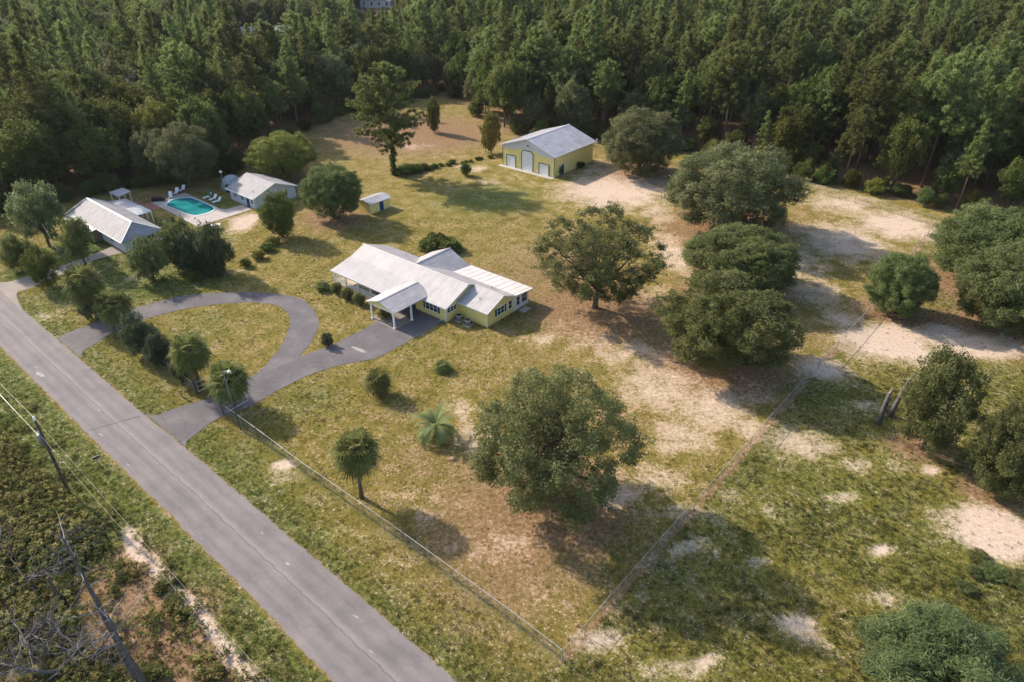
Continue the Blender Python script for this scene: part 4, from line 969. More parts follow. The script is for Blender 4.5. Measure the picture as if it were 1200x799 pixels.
patchy=np.clip(.5+.9*smooth_noise(X,Y,.5,77),0,1)
x,y=sampler(np.clip(weedm*.8*patchy**1.6+.02,0,1)*np.where(dl>.6,1,0),120000,(-75,0,24,72),rg); scatter('rank_weeds','rank green and yellow weeds beyond the grass verge left of the road','weeds',x,y,rg.uniform(.35,1.7,len(x))*np.clip(1.1+.5*smooth_noise(x,y,.35,12),.5,2)*np.clip(dist_poly(x,y,road_L)/4.5,.12,1),wsrc,rg)
pfld=np.where(past,1,0)*np.clip(.35*patchy+.05-sandm*.6-litm*.2,0,1)
x,y=sampler(pfld,60000,(0,75,24,90),rg); scatter('pasture_weeds','low green weeds and clover across the pasture right of the fence','weeds',x,y,rg.uniform(.2,.6,len(x)),wsrc,rg)
vf=np.where((dr>.5)&(dr<7.5)|((dl>.5)&(dl<7)),.34*patchy*(1-np.clip(sand_line*1.8,0,1)),0)
x,y=sampler(vf,60000,(-75,15,24,90),rg); scatter('verge_weeds','small green weeds in the grass verges on both sides of the road','weeds',x,y,rg.uniform(.10,.26,len(x)),wsrc,rg)

exec_buildings=True
# ------------------------------------------------------------------ buildings
def clip_line(poly2, a):
    """intersections of vertical line s=a with polygon -> (t0,t1)"""
    ts=[]; n=len(poly2)
    for i in range(n):
        (s0,t0),(s1,t1)=poly2[i],poly2[(i+1)%n]
        if (s0-a)*(s1-a)<0: ts.append(t0+(t1-t0)*(a-s0)/(s1-s0))
    return (min(ts),max(ts)) if len(ts)>=2 else None
def roof_plane(name, poly, mat, parent, thick=.10, rib=.45, rib_dir=None, rw=.04, rh=.025, ribmat=None, label=None):
    P=[Vector(p) for p in poly]; nrm=(P[1]-P[0]).cross(P[2]-P[1]).normalized()
    if nrm.z<0: nrm=-nrm
    mb=MB(); mb.extr(P,(0,0,-thick)); o=mb.build(name,mat,parent)
    if label: o['label']=label
    down=Vector((nrm.x,nrm.y,0)); 
    if rib:
        down=(nrm*nrm.z-Vector((0,0,1))) if down.length>1e-4 else Vector((0,-1,0)); down.normalize(); across=nrm.cross(down).normalized()
        o2=[((p-P[0]).dot(across),(p-P[0]).dot(down)) for p in P]; s0=min(a for a,_ in o2); s1=max(a for a,_ in o2)
        mb=MB(); a=s0+rib*.5; k=0
        while a<s1:
            r_=clip_line(o2,a)
            if r_: 
                p=P[0]+across*a+down*(r_[0]+.02); q_=P[0]+across*a+down*(r_[1]-.01)
                mb.bar(p+nrm*rh*.5,q_+nrm*rh*.5,rw,rh,up=tuple(nrm)); k+=1
            a+=rib
        if k:
            s=mb.build('roof_rib',ribmat or mat,o); s['kind']='stuff'
    return o
def window(parent, axis_, at, c, wd, z0, z1, shutters=True, panes=2, out=1, frame='white', name='window'):
    """axis_ 'u': wall runs along u at v=at ; axis_ 'v': wall runs along v at u=at; out = outward sign"""
    def bx(mb,a0,a1,d0,d1,zz0,zz1):
        lo,hi=sorted((at+out*d0,at+out*d1))
        if axis_=='u': mb.box(a0,a1,lo,hi,zz0,zz1)
        else: mb.box(lo,hi,a0,a1,zz0,zz1)
    a0,a1=c-wd/2,c+wd/2; mb=MB(); t=.07
    for (b0,b1,c0,c1) in ((a0-t,a1+t,z1,z1+t),(a0-t,a1+t,z0-t,z0),(a0-t,a0,z0,z1),(a1,a1+t,z0,z1)): bx(mb,b0,b1,-.02,.06,c0,c1)
    for k in range(1,panes): m=a0+wd*k/panes; bx(mb,m-.03,m+.03,0,.05,z0,z1)
    zm=(z0+z1)/2; bx(mb,a0,a1,0,.035,zm-.02,zm+.02)
    f=mb.build(name,M[frame],parent)
    for k in range(panes):
        mb=MB(); bx(mb,a0+wd*k/panes+.03,a0+wd*(k+1)/panes-.03,-.02,.02,z0,z1); mb.build('pane',M['glass'],f)
    if shutters:
        for s0,s1 in ((a0-t-.42,a0-t-.02),(a1+t+.02,a1+t+.42)):
            mb=MB(); bx(mb,s0,s1,-.02,.045,z0-.03,z1+.03); mb.build('shutter',M['teal'],parent)
    return f
def wall_extr_u(parent,prof,u0,u1,mat='yellow',label=None):   # profile in (v,z)
    o=MB().extr([(u0,v,z) for v,z in prof],(u1-u0,0,0)).build('wall',M[mat],parent)
    if label: o['label']=label
    return o
def wall_extr_v(parent,prof,v0,v1,mat='yellow'):              # profile in (u,z)
    return MB().extr([(u,v0,z) for u,z in prof],(0,v1-v0,0)).build('wall',M[mat],parent)

# ---- the yellow house
H=empty('yellow_house',(HO[0],HO[1],0),R(HAZ),'long low yellow house with white metal roofs, porch and carport','house')
RZ,RV=4.4,2.0
wall_extr_u(H,[(-2.5,0),(-2.5,2.42),(RV,4.27),(6.6,2.45),(6.6,0)],-13.6,-5.6)
wall_extr_u(H,[(-.8,0),(-.8,3.05),(RV,4.25),(6.6,2.45),(6.6,0)],-27.2,-13.6)
wall_extr_u(H,[(0,0),(0,2.42),(3.35,3.74),(6.0,2.68),(6.0,0)],-5.6,0)
wall_extr_u(H,[(6.0,0),(6.0,2.68),(9.55,2.30),(9.55,0)],-11.9,.0,'trim')
wall_extr_v(H,[(-20.2,0),(-20.2,2.4),(-16.25,4.2),(-12.3,2.4),(-12.3,0)],6.6,9.4)
mr_=M['metal_roof']
# main roof: front slope (full pitch at the right, flattening over the porch), rear slope
roof_plane('roof',[(-13.4,-2.85,2.42),(-5.25,-2.85,2.42),(-5.25,RV,RZ),(-13.4,RV,RZ)],mr_,H)
roof_plane('roof',[(-28.2,-.8,3.235),(-13.4,-.8,3.235),(-13.4,RV,RZ),(-28.2,RV,RZ)],mr_,H)
roof_plane('porch_roof',[(-28.2,-5.1,2.33),(-13.4,-5.1,2.33),(-13.4,-.8,3.232),(-28.2,-.8,3.232)],mr_,H)
roof_plane('roof',[(-28.2,6.95,2.42),(-28.2,RV,RZ),(-20.45,RV,RZ),(-20.45,6.95,2.42)],mr_,H)
roof_plane('roof',[(-20.45,6.95,2.42),(-20.45,RV,RZ),(-12.05,RV,RZ),(-12.05,6.95,2.42)],mr_,H)
roof_plane('roof',[(-12.05,6.0,2.80),(-12.05,RV,RZ),(-5.25,RV,RZ),(-5.25,6.0,2.80)],mr_,H)
# side wing
roof_plane('wing_roof',[(-5.25,6.0,2.80),(-5.25,3.38,3.848),(.3,3.38,3.848),(.3,6.0,2.80)],mr_,H)
roof_plane('wing_roof',[(-6.1,-.28,2.44),(.3,-.28,2.44),(.3,3.38,3.848),(-6.1,3.38,3.848)],mr_,H)
roof_plane('sunroom_roof',[(-12.05,6.0,2.83),(.4,6.0,2.83),(.4,10.15,2.38),(-12.05,10.15,2.38)],M['metal_white'],H,rib=1.2,rw=.04,rh=.03,label='bright flat white roof sheet over the sunroom')
# rear gable
roof_plane('rear_roof',[(-12.0,RV-1,2.45),(-12.0,9.75,2.45),(-16.25,9.75,4.38),(-16.25,RV,4.38)],mr_,H)
roof_plane('rear_roof',[(-20.5,6.2,2.45),(-20.5,9.75,2.45),(-16.25,9.75,4.38),(-16.25,RV,4.38)],mr_,H)
# carport
roof_plane('carport_roof',[(-15.5,-8.8,2.72),(-15.5,-1.0,2.72),(-12.55,-1.0,3.72),(-12.55,-8.8,3.72)],mr_,H)
roof_plane('carport_roof',[(-9.6,-8.8,2.72),(-9.6,-1.8,2.72),(-12.55,-1.0,3.72),(-12.55,-8.8,3.72)],mr_,H)
MB().extr([(-15.2,-8.55,2.66),(-9.9,-8.55,2.66),(-12.55,-8.55,3.56)],(0,.1,0)).build('carport_gable',M['yellow'],H)
for (u,v) in ((-14.7,-8.5),(-10.0,-8.5),(-9.85,-5.3)):
    MB().box(u-.11,u+.11,v-.11,v+.11,.03,2.68).box(u-.17,u+.17,v-.17,v+.17,.03,.2).build('carport_post',M['white'],H)
MB().box(-15.0,-9.8,-8.62,-8.40,2.48,2.64).box(-9.98,-9.76,-8.4,-2.6,2.48,2.64).box(-15.0,-14.78,-8.4,-4.9,2.48,2.64).build('carport_beam',M['white'],H)
MB().box(-14.95,-9.7,-8.75,-5.2,0,.045).build('carport_floor',simple('stained_concrete',(.24,.20,.17),.9,var=.2),H)
# ridge caps, fascias
MB().extr([(-28.3,RV-.2,RZ-.04),(-28.3,RV,RZ+.05),(-28.3,RV+.2,RZ-.04)],(23.1,0,0)).build('ridge_cap',M['metal_roof'],H)
MB().extr([(-5.0,3.2,3.83),(-5.0,3.38,3.91),(-5.0,3.56,3.83)],(5.35,0,0)).build('ridge_cap',M['metal_roof'],H)
MB().extr([(-16.45,2.4,4.33),(-16.25,2.4,4.43),(-16.05,2.4,4.33)],(0,7.4,0)).build('ridge_cap',M['metal_roof'],H)
MB().extr([(-12.75,-8.85,3.68),(-12.55,-8.85,3.77),(-12.35,-8.85,3.68)],(0,7.6,0)).build('ridge_cap',M['metal_roof'],H)
MB().bar((-28.25,-5.14,2.27),(-13.4,-5.14,2.27),.05,.2).bar((-13.4,-2.89,2.36),(-5.2,-2.89,2.36),.05,.2).bar((-6.1,-.32,2.38),(.34,-.32,2.38),.05,.2).build('gutter',M['trim'],H)
MB().bar((-5.22,-2.85,2.35),(-5.22,RV,4.32),.05,.18).bar((.33,-.28,2.37),(.33,3.38,3.77),.05,.18).bar((.33,3.38,3.77),(.33,6.0,2.75),.05,.18).bar((.43,6.0,2.76),(.43,10.15,2.3),.05,.16).build('verge_board',M['trim'],H)
MB().box(-5.68,-5.54,-2.56,-2.42,0,2.4).box(-.06,.06,-.06,.06,0,2.4).build('corner_board',M['trim'],H)
# plumbing vents on the roof
for (u,v) in ((-21.5,5.0),(-3.5,5.2),(-2.6,1.5)):
    z=RZ-.4*(abs(v-RV)) if v>RV else 2.44+.385*(v+.28); MB().lathe([(.06,z-.1),(.06,z+.35)],u,v,8).build('vent_pipe',M['ac'],H)
# porch: floor, posts, rails
MB().box(-28.0,-13.6,-4.9,-.82,0,.32).build('porch_floor',M['cream'],H)
for u in (-27.9,-25.0,-22.1,-19.2,-16.4): MB().box(u-.07,u+.07,-4.88,-4.74,.32,2.36).build('porch_post',M['white'],H)
r_=MB()
for z in (.42,.75,1.12): r_.bar((-27.9,-4.82,z),(-16.4,-4.82,z),.05,.09).bar((-27.9,-4.82,z),(-27.9,-.9,z),.05,.09)
r_.build('porch_rail',M['white'],H)
bal=MB()
for u in np.arange(-27.8,-16.4,.3): bal.box(u-.02,u+.02,-4.84,-4.80,.4,1.1)
b_=bal.build('baluster',M['white'],H); b_['kind']='stuff'
window(H,'u',-.8,-24.5,1.3,1.1,2.3,True,1,-1); window(H,'u',-.8,-20.5,1.3,1.1,2.3,True,1,-1)
MB().box(-18.2,-17.2,-.86,-.78,.32,2.35).build('front_door',M['teal'],H)
window(H,'u',-2.5,-8.5,2.3,.95,2.1,True,3,-1)
MB().box(-12.8,-11.9,-2.56,-2.48,.05,2.1).build('side_door',M['teal'],H)
window(H,'v',-5.6,-1.3,1.9,1.35,2.1,False,3,1)
window(H,'v',0,3.0,1.5,1.0,2.1,True,2,1)
window(H,'v',0,5.15,.75,.9,2.2,False,1,1); window(H,'v',.0,7.0,.8,.75,2.1,False,1,1); window(H,'v',.0,8.5,1.3,.75,2.1,False,1,1)
for c in (-10.5,-8.2,-5.9,-3.6,-1.5): window(H,'u',9.55,c,1.6,.75,2.0,False,2,1)
window(H,'u',9.4,-16.2,1.5,1.0,2.1,True,2,1)
# things beside the house
hl=lambda u,v:local(HO,HAZ,[(u,v)])[0]
for i,(u,v,lab) in enumerate(((-4.5,-1.0,'grey round air conditioning unit in the wall corner, left one of two'),(-2.6,-1.2,'grey round air conditioning unit farther along the yellow wall, right one of two'))):
    x,y=hl(u,v); t=empty('air_conditioner',(x,y,0),R(HAZ),lab,'air conditioner')
    MB().box(-.55,.55,-.55,.55,0,.08).build('pad',M['concrete'],t)
    MB().lathe([(.46,.08),(.48,.12),(.48,.82),(.44,.9),(.3,.93)],n=20).build('casing',M['ac'],t)
    m=MB()
    for k in range(24): a=k*math.pi/12; m.bar((.475*math.cos(a),.475*math.sin(a),.15),(.475*math.cos(a),.475*math.sin(a),.8),.03,.03)
    s=m.build('grille_bars',M['black'],t); s['kind']='stuff'
    MB().lathe([(.33,.905),(.33,.945)],n=18).build('fan_cover',M['black'],t)
x,y=hl(1.0,7.4); o=MB().box(-.5,.5,-.8,.8,0,.16).build('door_step',M['concrete'],loc=(x,y,0),rot=(0,0,R(HAZ))); tag(o,'pale concrete step outside the sunroom end of the yellow house','step')
x,y=hl(-5.9,-3.3); t=empty('hose_reel',(x,y,0),R(HAZ),'small green hose reel at the front corner of the yellow house','hose reel')
MB().box(-.2,.2,-.15,.15,0,.35).build('stand',M['green_cloth'],t); MB().lathe([(.16,.35),(.2,.4),(.2,.55),(.16,.6)],n=12).build('reel',M['green_cloth'],t)

# ---- the yellow barn
BO=(9.36,148.57); BAZ=-39.5
B=empty('barn',(BO[0],BO[1],0),R(BAZ),'yellow metal barn with a white gabled roof and three white front doors','barn')
RB=7.45; EB=4.85; U0,U1=-14.9,0.0; RU=-7.45
MB().extr([(U0,0,0),(U0,0,EB-.1),(RU,0,RB-.15),(U1,0,EB-.1),(U1,0,0)],(0,15.3,0)).build('wall',M['yellow_barn'],B)
MB().extr([(U0+.06,-.03,4.05),(RU-3.2,-.03,5.3-.9),(RU-2.2,-.03,4.75),(RU+2.2,-.03,4.75),(RU+3.2,-.03,4.4),(U1-.06,-.03,4.05),(U1-.06,-.03,EB-.1),(RU,-.03,RB-.16),(U0+.06,-.03,EB-.1)],(0,.028,0)).build('gable_cladding',M['whitesid'],B)
roof_plane('roof',[(.55,-.55,EB-.02),(.55,15.8,EB-.02),(RU,15.8,RB),(RU,-.55,RB)],M['barn_roof'],B,rib=.9)
roof_plane('roof',[(-15.45,-.55,EB-.02),(-15.45,15.8,EB-.02),(RU,15.8,RB),(RU,-.55,RB)],M['barn_roof'],B,rib=.9)
MB().extr([(RU-.25,-.6,RB-.03),(RU,-.6,RB+.06),(RU+.25,-.6,RB-.03)],(0,16.45,0)).build('ridge_cap',M['trim'],B)
MB().bar((.58,-.6,EB-.1),(.58,15.85,EB-.1),.05,.18).bar((-15.48,-.6,EB-.1),(-15.48,15.85,EB-.1),.05,.18).bar((.55,-.58,EB-.08),(RU,-.58,RB-.06),.05,.2).bar((-15.45,-.58,EB-.08),(RU,-.58,RB-.06),.05,.2).build('verge_board',M['trim'],B)
def door(parent,u0,u1,z1,nm,rows,clip=0.0,trim='teal'):
    if clip: prof=[(u0,0.05),(u0,z1-clip),(u0+clip,z1),(u1-clip,z1),(u1,z1-clip),(u1,.05)]
    else: prof=[(u0,.05),(u0,z1),(u1,z1),(u1,.05)]
    t=.14; fr=MB()
    for (a,b_) in zip(prof[:-1],prof[1:]): fr.bar((a[0],-.06,a[1]),(b_[0],-.06,b_[1]),t,t*.9,up=(0,1,0))
    f=fr.build(nm+'_frame',M[trim],parent)
    d=MB().extr([(u,-.05,z) for u,z in prof],(0,.06,0)).build(nm,M['white'],parent)
    g_=MB()
    for k in range(1,rows): z=.05+(z1-.05)*k/rows; g_.box(u0+.12,u1-.12,-.064,-.05,z-.02,z+.02)
    g_.build('panel_joint',M['ac'],d)
door(B,-13.7,-11.0,2.75,'roller_door',5); door(B,-9.25,-5.95,4.6,'tall_roller_door',8,.55); door(B,-4.2,-1.3,2.6,'roller_door',5)
MB().box(-1.65,-1.5,-.075,-.045,.1,2.4).build('door_handle',M['ac'],B)
MB().box(-.02,.05,2.6,3.7,.05,2.25).build('side_door',M['dkblue'],B); MB().box(-.02,.07,2.42,2.58,.05,2.4).box(-.02,.07,3.72,3.88,.05,2.4).build('side_door_frame',M['white'],B)
MB().box(RU-.3,RU+.3,-.08,-.04,5.6,5.9).build('gable_vent',M['teal'],B)
MB().box(U0-.4,U1+.3,-1.3,-.02,0,.06).build('apron',M['concrete'],B)
MB().box(-.07,.03,-.05,.05,0,EB-.15).box(U0-.03,U0+.07,-.05,.05,0,EB-.15).build('corner_board',M['teal'],B)
x,y=local(BO,BAZ,[(1.0,15.2)])[0]; t=empty('vent_post',(x,y,0),0,'thin white pipe standing at the rear corner of the barn','pipe')
MB().tube([(0,0,0),(0,0,5.4)],.05,8).build('pipe',M['white'],t); MB().lathe([(.14,5.4),(.14,5.55),(.05,5.62)]).build('cap',M['white'],t)

# ---- small yellow shed
SO=G(435,251.7)
s_=empty('garden_shed',(SO[0],SO[1],0),R(-39),'small yellow shed with white roof and blue door beside the dark round oak','shed')
MB().extr([(-3.4,0,0),(-3.4,0,2.1),(-1.7,0,2.5),(0,0,2.1),(0,0,0)],(0,5.0,0)).build('wall',M['yellow'],s_)
roof_plane('roof',[(.35,-.3,2.10),(.35,5.3,2.10),(-1.7,5.3,2.62),(-1.7,-.3,2.62)],M['barn_roof'],s_)
roof_plane('roof',[(-3.75,-.3,2.10),(-3.75,5.3,2.10),(-1.7,5.3,2.62),(-1.7,-.3,2.62)],M['barn_roof'],s_)
MB().box(-.02,.05,2.3,3.3,.05,2.0).build('door',M['dkblue'],s_); MB().box(-.02,.04,2.15,2.28,.05,2.05).box(-.02,.04,-.04,.08,.0,2.05).box(-.02,.04,4.92,5.04,0,2.05).build('door_trim',M['trim'],s_)

# ---- grey-roofed neighbour house
NO=(-67.8,109.4)
n_=empty('neighbour_house',(NO[0],NO[1],0),R(-40),'grey-white house with a hipped roof at the upper left beside the pool','house')
wall_extr_u(n_,[(-.1,0),(-.1,2.35),(3,4.0),(6.5,2.35),(6.5,0)],-18.6,-.5,'whitesid')
MB().box(-.5,1.5,-.1,6.5,0,2.35).build('wall',M['whitesid'],n_)
MB().box(-18.6,-7.8,-1.7,-.1,0,2.25).build('wall',M['brown'],n_)
sh=M['shingle']; HR=4.35
roof_plane('roof',[(-7.4,-.7,2.42),(2.1,-.7,2.42),(-.9,3.0,HR),(-7.4,3.0,HR)],sh,n_,rib=1.0,rw=.03,rh=.015)
roof_plane('roof',[(-19.2,-.7,2.42),(-7.4,-.7,2.42),(-7.4,3.0,HR),(-19.2,3.0,HR)],sh,n_,rib=1.0,rw=.03,rh=.015)
roof_plane('roof',[(2.1,-.7,2.42),(2.1,6.9,2.42),(-.9,3.0,HR)],sh,n_,rib=1.0,rw=.03,rh=.015)
roof_plane('roof',[(2.1,6.9,2.42),(-19.2,6.9,2.42),(-19.2,3.0,HR),(-.9,3.0,HR)],sh,n_,rib=1.0,rw=.03,rh=.015)
roof_plane('lean_to_roof',[(-19.2,-2.3,2.1),(-7.5,-2.3,2.1),(-7.5,-.7,2.40),(-19.2,-.7,2.40)],M['barn_roof'],n_,rib=.6)
roof_plane('lean_to_roof',[(-19.8,6.9,2.45),(-13.4,6.9,2.45),(-13.4,9.9,2.15),(-19.8,9.9,2.15)],M['barn_roof'],n_,rib=.6)
MB().extr([(-19.3,2.8,HR-.02),(-19.3,3,HR+.09),(-19.3,3.2,HR-.02)],(18.5,0,0)).build('ridge_cap',M['white'],n_)
MB().bar((-.9,3,HR+.03),(2.12,-.72,2.45),.16,.05).build('ridge_cap',M['trim'],n_); MB().bar((-.9,3,HR+.03),(2.12,6.92,2.45),.16,.05).build('ridge_cap',M['trim'],n_)
MB().bar((-7.2,-.78,2.35),(2.15,-.78,2.35),.12,.2).build('gutter',M['white'],n_); MB().bar((-19.25,-2.3,2.1),(-19.25,3,HR),.06,.16).bar((-19.25,3,HR),(-19.25,6.9,2.42),.06,.16).build('verge_board',M['trim'],n_)
for u in np.arange(-13.1,-8.6,.42): MB().box(u,u+.14,6.95,9.7,2.42,2.5).build('pergola_slat',M['white'],n_)
MB().box(-13.3,-8.5,9.55,9.68,2.3,2.42).box(-13.3,-8.5,7.0,7.12,2.3,2.42).box(-13.3,-13.2,7.1,9.6,2.3,2.42).box(-8.6,-8.5,7.1,9.6,2.3,2.42).build('pergola_beam',M['white'],n_)
for (u,v) in ((-13.2,9.6),(-8.6,9.6),(-10.9,9.6)): MB().box(u-.06,u+.06,v-.06,v+.06,0,2.3).build('pergola_post',M['white'],n_)
window(n_,'v',1.5,1.8,1.0,1.0,2.0,False,1,1,name='window'); window(n_,'v',1.5,4.6,1.6,.2,2.0,False,2,1)
window(n_,'u',-.1,-3.5,1.4,.9,1.9,False,2,-1)
u0=local(NO,-40,[(-23,10.4)])[0]
t=empty('lean_shelter',(u0[0],u0[1],0),R(-40),'small pale canopy on posts behind the grey-roofed house','canopy')
roof_plane('roof',[(-2.1,-1.4,2.5),(2.1,-1.4,2.5),(1.6,1.4,2.75),(-1.9,1.4,2.75)],M['barn_roof'],t,rib=.5)
for (u,v) in ((-1.9,-1.2),(1.9,-1.2),(-1.7,1.2),(1.4,1.2)): MB().box(u-.05,u+.05,v-.05,v+.05,0,2.42).build('post',M['white'],t)

# ---- white cottage
KO=(-51.1,129.0)
k_=empty('cottage',(KO[0],KO[1],0),R(-40),'small pale blue cottage with a low grey gable roof right of the pool','cottage')
wall_extr_u(k_,[(.2,0),(.2,2.4),(5,4.15),(9.7,2.4),(9.7,0)],-9.0,0,'paleblue')
roof_plane('roof',[(-9.7,-.3,2.42),(.5,-.3,2.42),(.5,5,4.35),(-9.7,5,4.35)],sh,k_,rib=0)
roof_plane('roof',[(-9.7,10.2,2.42),(.5,10.2,2.42),(.5,5,4.35),(-9.7,5,4.35)],sh,k_,rib=0)
MB().bar((-9.75,-.35,2.36),(.55,-.35,2.36),.08,.2).bar((.53,-.3,2.36),(.53,5,4.28),.05,.18).bar((.53,5,4.28),(.53,10.2,2.36),.05,.18).build('fascia',M['white'],k_)
window(k_,'u',.2,-4.4,1.2,1.0,2.0,False,2,-1); MB().box(-2.9,-2.0,.1,.22,.05,2.1).build('door',M['dkblue'],k_); window(k_,'u',.2,-7.0,1.1,1.0,2.0,False,2,-1); window(k_,'u',.2,-.9,.8,1.0,2.0,False,1,-1)
window(k_,'v',0,3.0,1.1,1.0,2.0,False,2,1); window(k_,'v',0,7.2,1.1,1.0,2.0,False,2,1)
MB().lathe([(.06,2.8),(.06,3.4)],-1.5,1.2,8).build('vent_pipe',M['ac'],k_)
# ---- pool
def flat(name,pts,z,mat,kind='structure',bottom=None):
    me=bpy.data.meshes.new(name); me.from_pydata([(x,y,z) for x,y in pts],[],[tuple(range(len(pts)))]); 
    o=link_mesh(name,me,mat)
    if me.polygons[0].normal.z<0: me.flip_normals()
    if kind: o['kind']=kind
    return o
deckp=[(-73.6,133.2),(-69.1,138.9),(-58.4,129.7),(-57.0,129.3),(-54.6,131.9),(-51.9,129.3),(-57.2,122.8),(-58.9,120.1)]
pc=catmull([(-70.0,131.8),(-69.8,134.7),(-67.2,135.7),(-65.0,134.6),(-60.3,130.6),(-59.5,128.4),(-61.2,126.2),(-63.3,126.6),(-66.5,129.0),(-69.3,131.0),(-70.0,131.8)],4)[:-1]
def wm():
    m,nt,n,l=new_mat('pool_water'); b=n['Principled BSDF']; p=geo_pos(n)
    f=noise(n,l,.35,3,.5,p); v=n.new('ShaderNodeTexVoronoi'); v.inputs['Scale'].default_value=1.6; v.feature='SMOOTH_F1'; l.new(p,v.inputs['Vector'])
    l.new(mix(n,l,mth(n,l,'MULTIPLY',v.outputs[0],.35),ramp(n,l,f,[(.35,(.012,.16,.16)),(.65,(.03,.26,.25))]),(.05,.30,.28)),b.inputs['Base Color'])
    b.inputs['Roughness'].default_value=.06; b.inputs['Specular IOR Level'].default_value=.5
    bp=n.new('ShaderNodeBump'); bp.inputs['Strength'].default_value=.12; bp.inputs['Distance'].default_value=.05; l.new(noise(n,l,2.5,3,.5,p),bp.inputs['Height']); l.new(bp.outputs[0],b.inputs['Normal'])
    return m
P_=empty('swimming_pool',(-64.5,130.8,0),0,'turquoise swimming pool with rounded ends in a pale concrete deck','swimming pool')
def ringpoly(name,outer,inner,z0,z1,mat,parent,off):
    mb=MB(); n=len(outer)
    vs=[(x-off[0],y-off[1],z1) for x,y in outer]+[(x-off[0],y-off[1],z1) for x,y in inner]+[(x-off[0],y-off[1],z0) for x,y in outer]+[(x-off[0],y-off[1],z0) for x,y in inner]
    fs=[]
    for i in range(n):
        j=(i+1)%n; fs+= [(i,j,n+j,n+i),(2*n+i,i,n+i,3*n+i) if False else (i,2*n+i,2*n+j,j),(n+i,n+j,3*n+j,3*n+i)]
    mb.add(vs,fs); return mb.build(name,mat,parent)
ctr=pc.mean(0); out_=[tuple(ctr+(p-ctr)*1.07) for p in pc]
ringpoly('coping',out_,[tuple(p) for p in pc],.0,.13,M['trim'],P_,(-64.5,130.8))
MB().extr([(x+64.5,y-130.8,.02) for x,y in pc],(0,0,.06)).build('water',wm(),P_)
dk=flat('pool_deck',deckp,.0,M['deckc']); 
# deck sits as a thin slab; the pool water rises just above it
bpy.data.objects.remove(dk)
MB().extr([(x,y,.0) for x,y in deckp],(0,0,.06)).build('pool_deck',M['deckc'])['kind']='structure'
flat('brick_paving',[(-77.5,129.6),(-75.3,132.2),(-72.9,130.2),(-73.0,132.9),(-70.9,130.8),(-73.2,127.6)][:1]+[(-75.6,132.6),(-73.3,133.0),(-70.2,130.2),(-73.0,127.2)],.012,M['brickpave'])
0 and flat('gravel_patch',[G(*p) for p in ((276,256),(298,247),(303,262),(292,274),(268,278),(262,268))],.010,M['deckc'])
# loungers, umbrella, box
def lounge(x,y,rz,lab,mat='white'):
    t=empty('pool_chair',(x,y,.06),rz,lab,'chair')
    MB().box(-.35,.35,-.9,.5,.28,.34).build('seat',M[mat],t); MB().extr([(-.35,.5,.3),(.35,.5,.3),(.35,1.0,.95),(-.35,1.0,.95)],(0,-.06,.05)).build('backrest',M[mat],t)
    for a in (-.3,.3):
        for b_ in (-.8,.4): MB().box(a-.03,a+.03,b_-.03,b_+.03,0,.28).build('leg',M[mat],t)
for (px,py,rz,lab) in ((200.5,232,.4,'white chair at the far left corner of the pool deck'),(207,227.5,.1,'white lounger on the far side of the pool, left of the round-backed one'),(213.5,224.5,-.2,'white chair farthest back on the pool deck'),
    (243,233,-.6,'white chair next to the closed green parasol'),(250,235,-.5,'white chair middle of the group right of the pool'),(254.5,238,-.7,'white chair nearest the cottage lawn, right of the pool')):
    x,y=G(px,py); lounge(x,y,rz,lab)
x,y=G(247,236); t=empty('pool_umbrella',(x,y,.06),0,'closed dark green parasol among the chairs right of the pool','parasol')
MB().tube([(0,0,0),(0,0,2.7)],.03,6).build('pole',M['white'],t); MB().lathe([(.05,2.65),(.16,2.3),(.26,1.5),(.2,1.1),(.08,1.05)],n=10).build('canopy',M['green_cloth'],t)
x,y=G(186,236); o=MB().box(-1.2,1.2,-.4,.4,0,.75).box(-1.25,1.25,-.45,.45,.75,.85).build('deck_box',M['black'],loc=(x,y,0),rot=(0,0,R(10))); tag(o,'long black storage box at the left end of the pool deck','storage box')
x,y=G(253,268); t=empty('garden_table',(x,y,0),.3,'white plastic table on the grass between pool and cedars','table')
MB().box(-.9,.9,-.5,.5,.68,.74).build('top',M['white'],t)
for a in (-.8,.8):
    for b_ in (-.4,.4): MB().box(a-.04,a+.04,b_-.04,b_+.04,0,.68).build('leg',M['white'],t)
x,y=G(273,222); t=empty('dome_shelter',(x,y,0),0,'pale rounded tarp shelter behind the cottage','shelter')
MB().lathe([(2.2,0),(2.15,1.2),(1.7,2.3),(.9,2.9),(.1,3.05)],n=14).build('cover',M['tarp'],t,True); MB().box(-.5,.5,-2.25,-2.0,0,1.7).build('opening',M['black'],t)
x,y=G(264,226); t=empty('yard_lamp',(x,y,0),0,'white lamp head on a pole between the pool and the cottage','lamp post')
MB().tube([(0,0,0),(0,0,4.2)],.05,6).build('pole',M['steel'],t); MB().lathe([(.05,4.2),(.3,4.35),(.25,4.65),(.05,4.75)],n=12).build('lamp_head',M['white'],t,True)
x,y=G(68,295); t=empty('leaning_pole',(x,y,0),0,'thin pale leaning pole on the lawn of the grey-roofed house','pole')
MB().tube([(0,0,0),(-2.0,1.2,6.0)],.035,6).build('shaft',M['white'],t); MB().lathe([(.12,0),(.1,.08)]).build('foot',M['steel'],t)

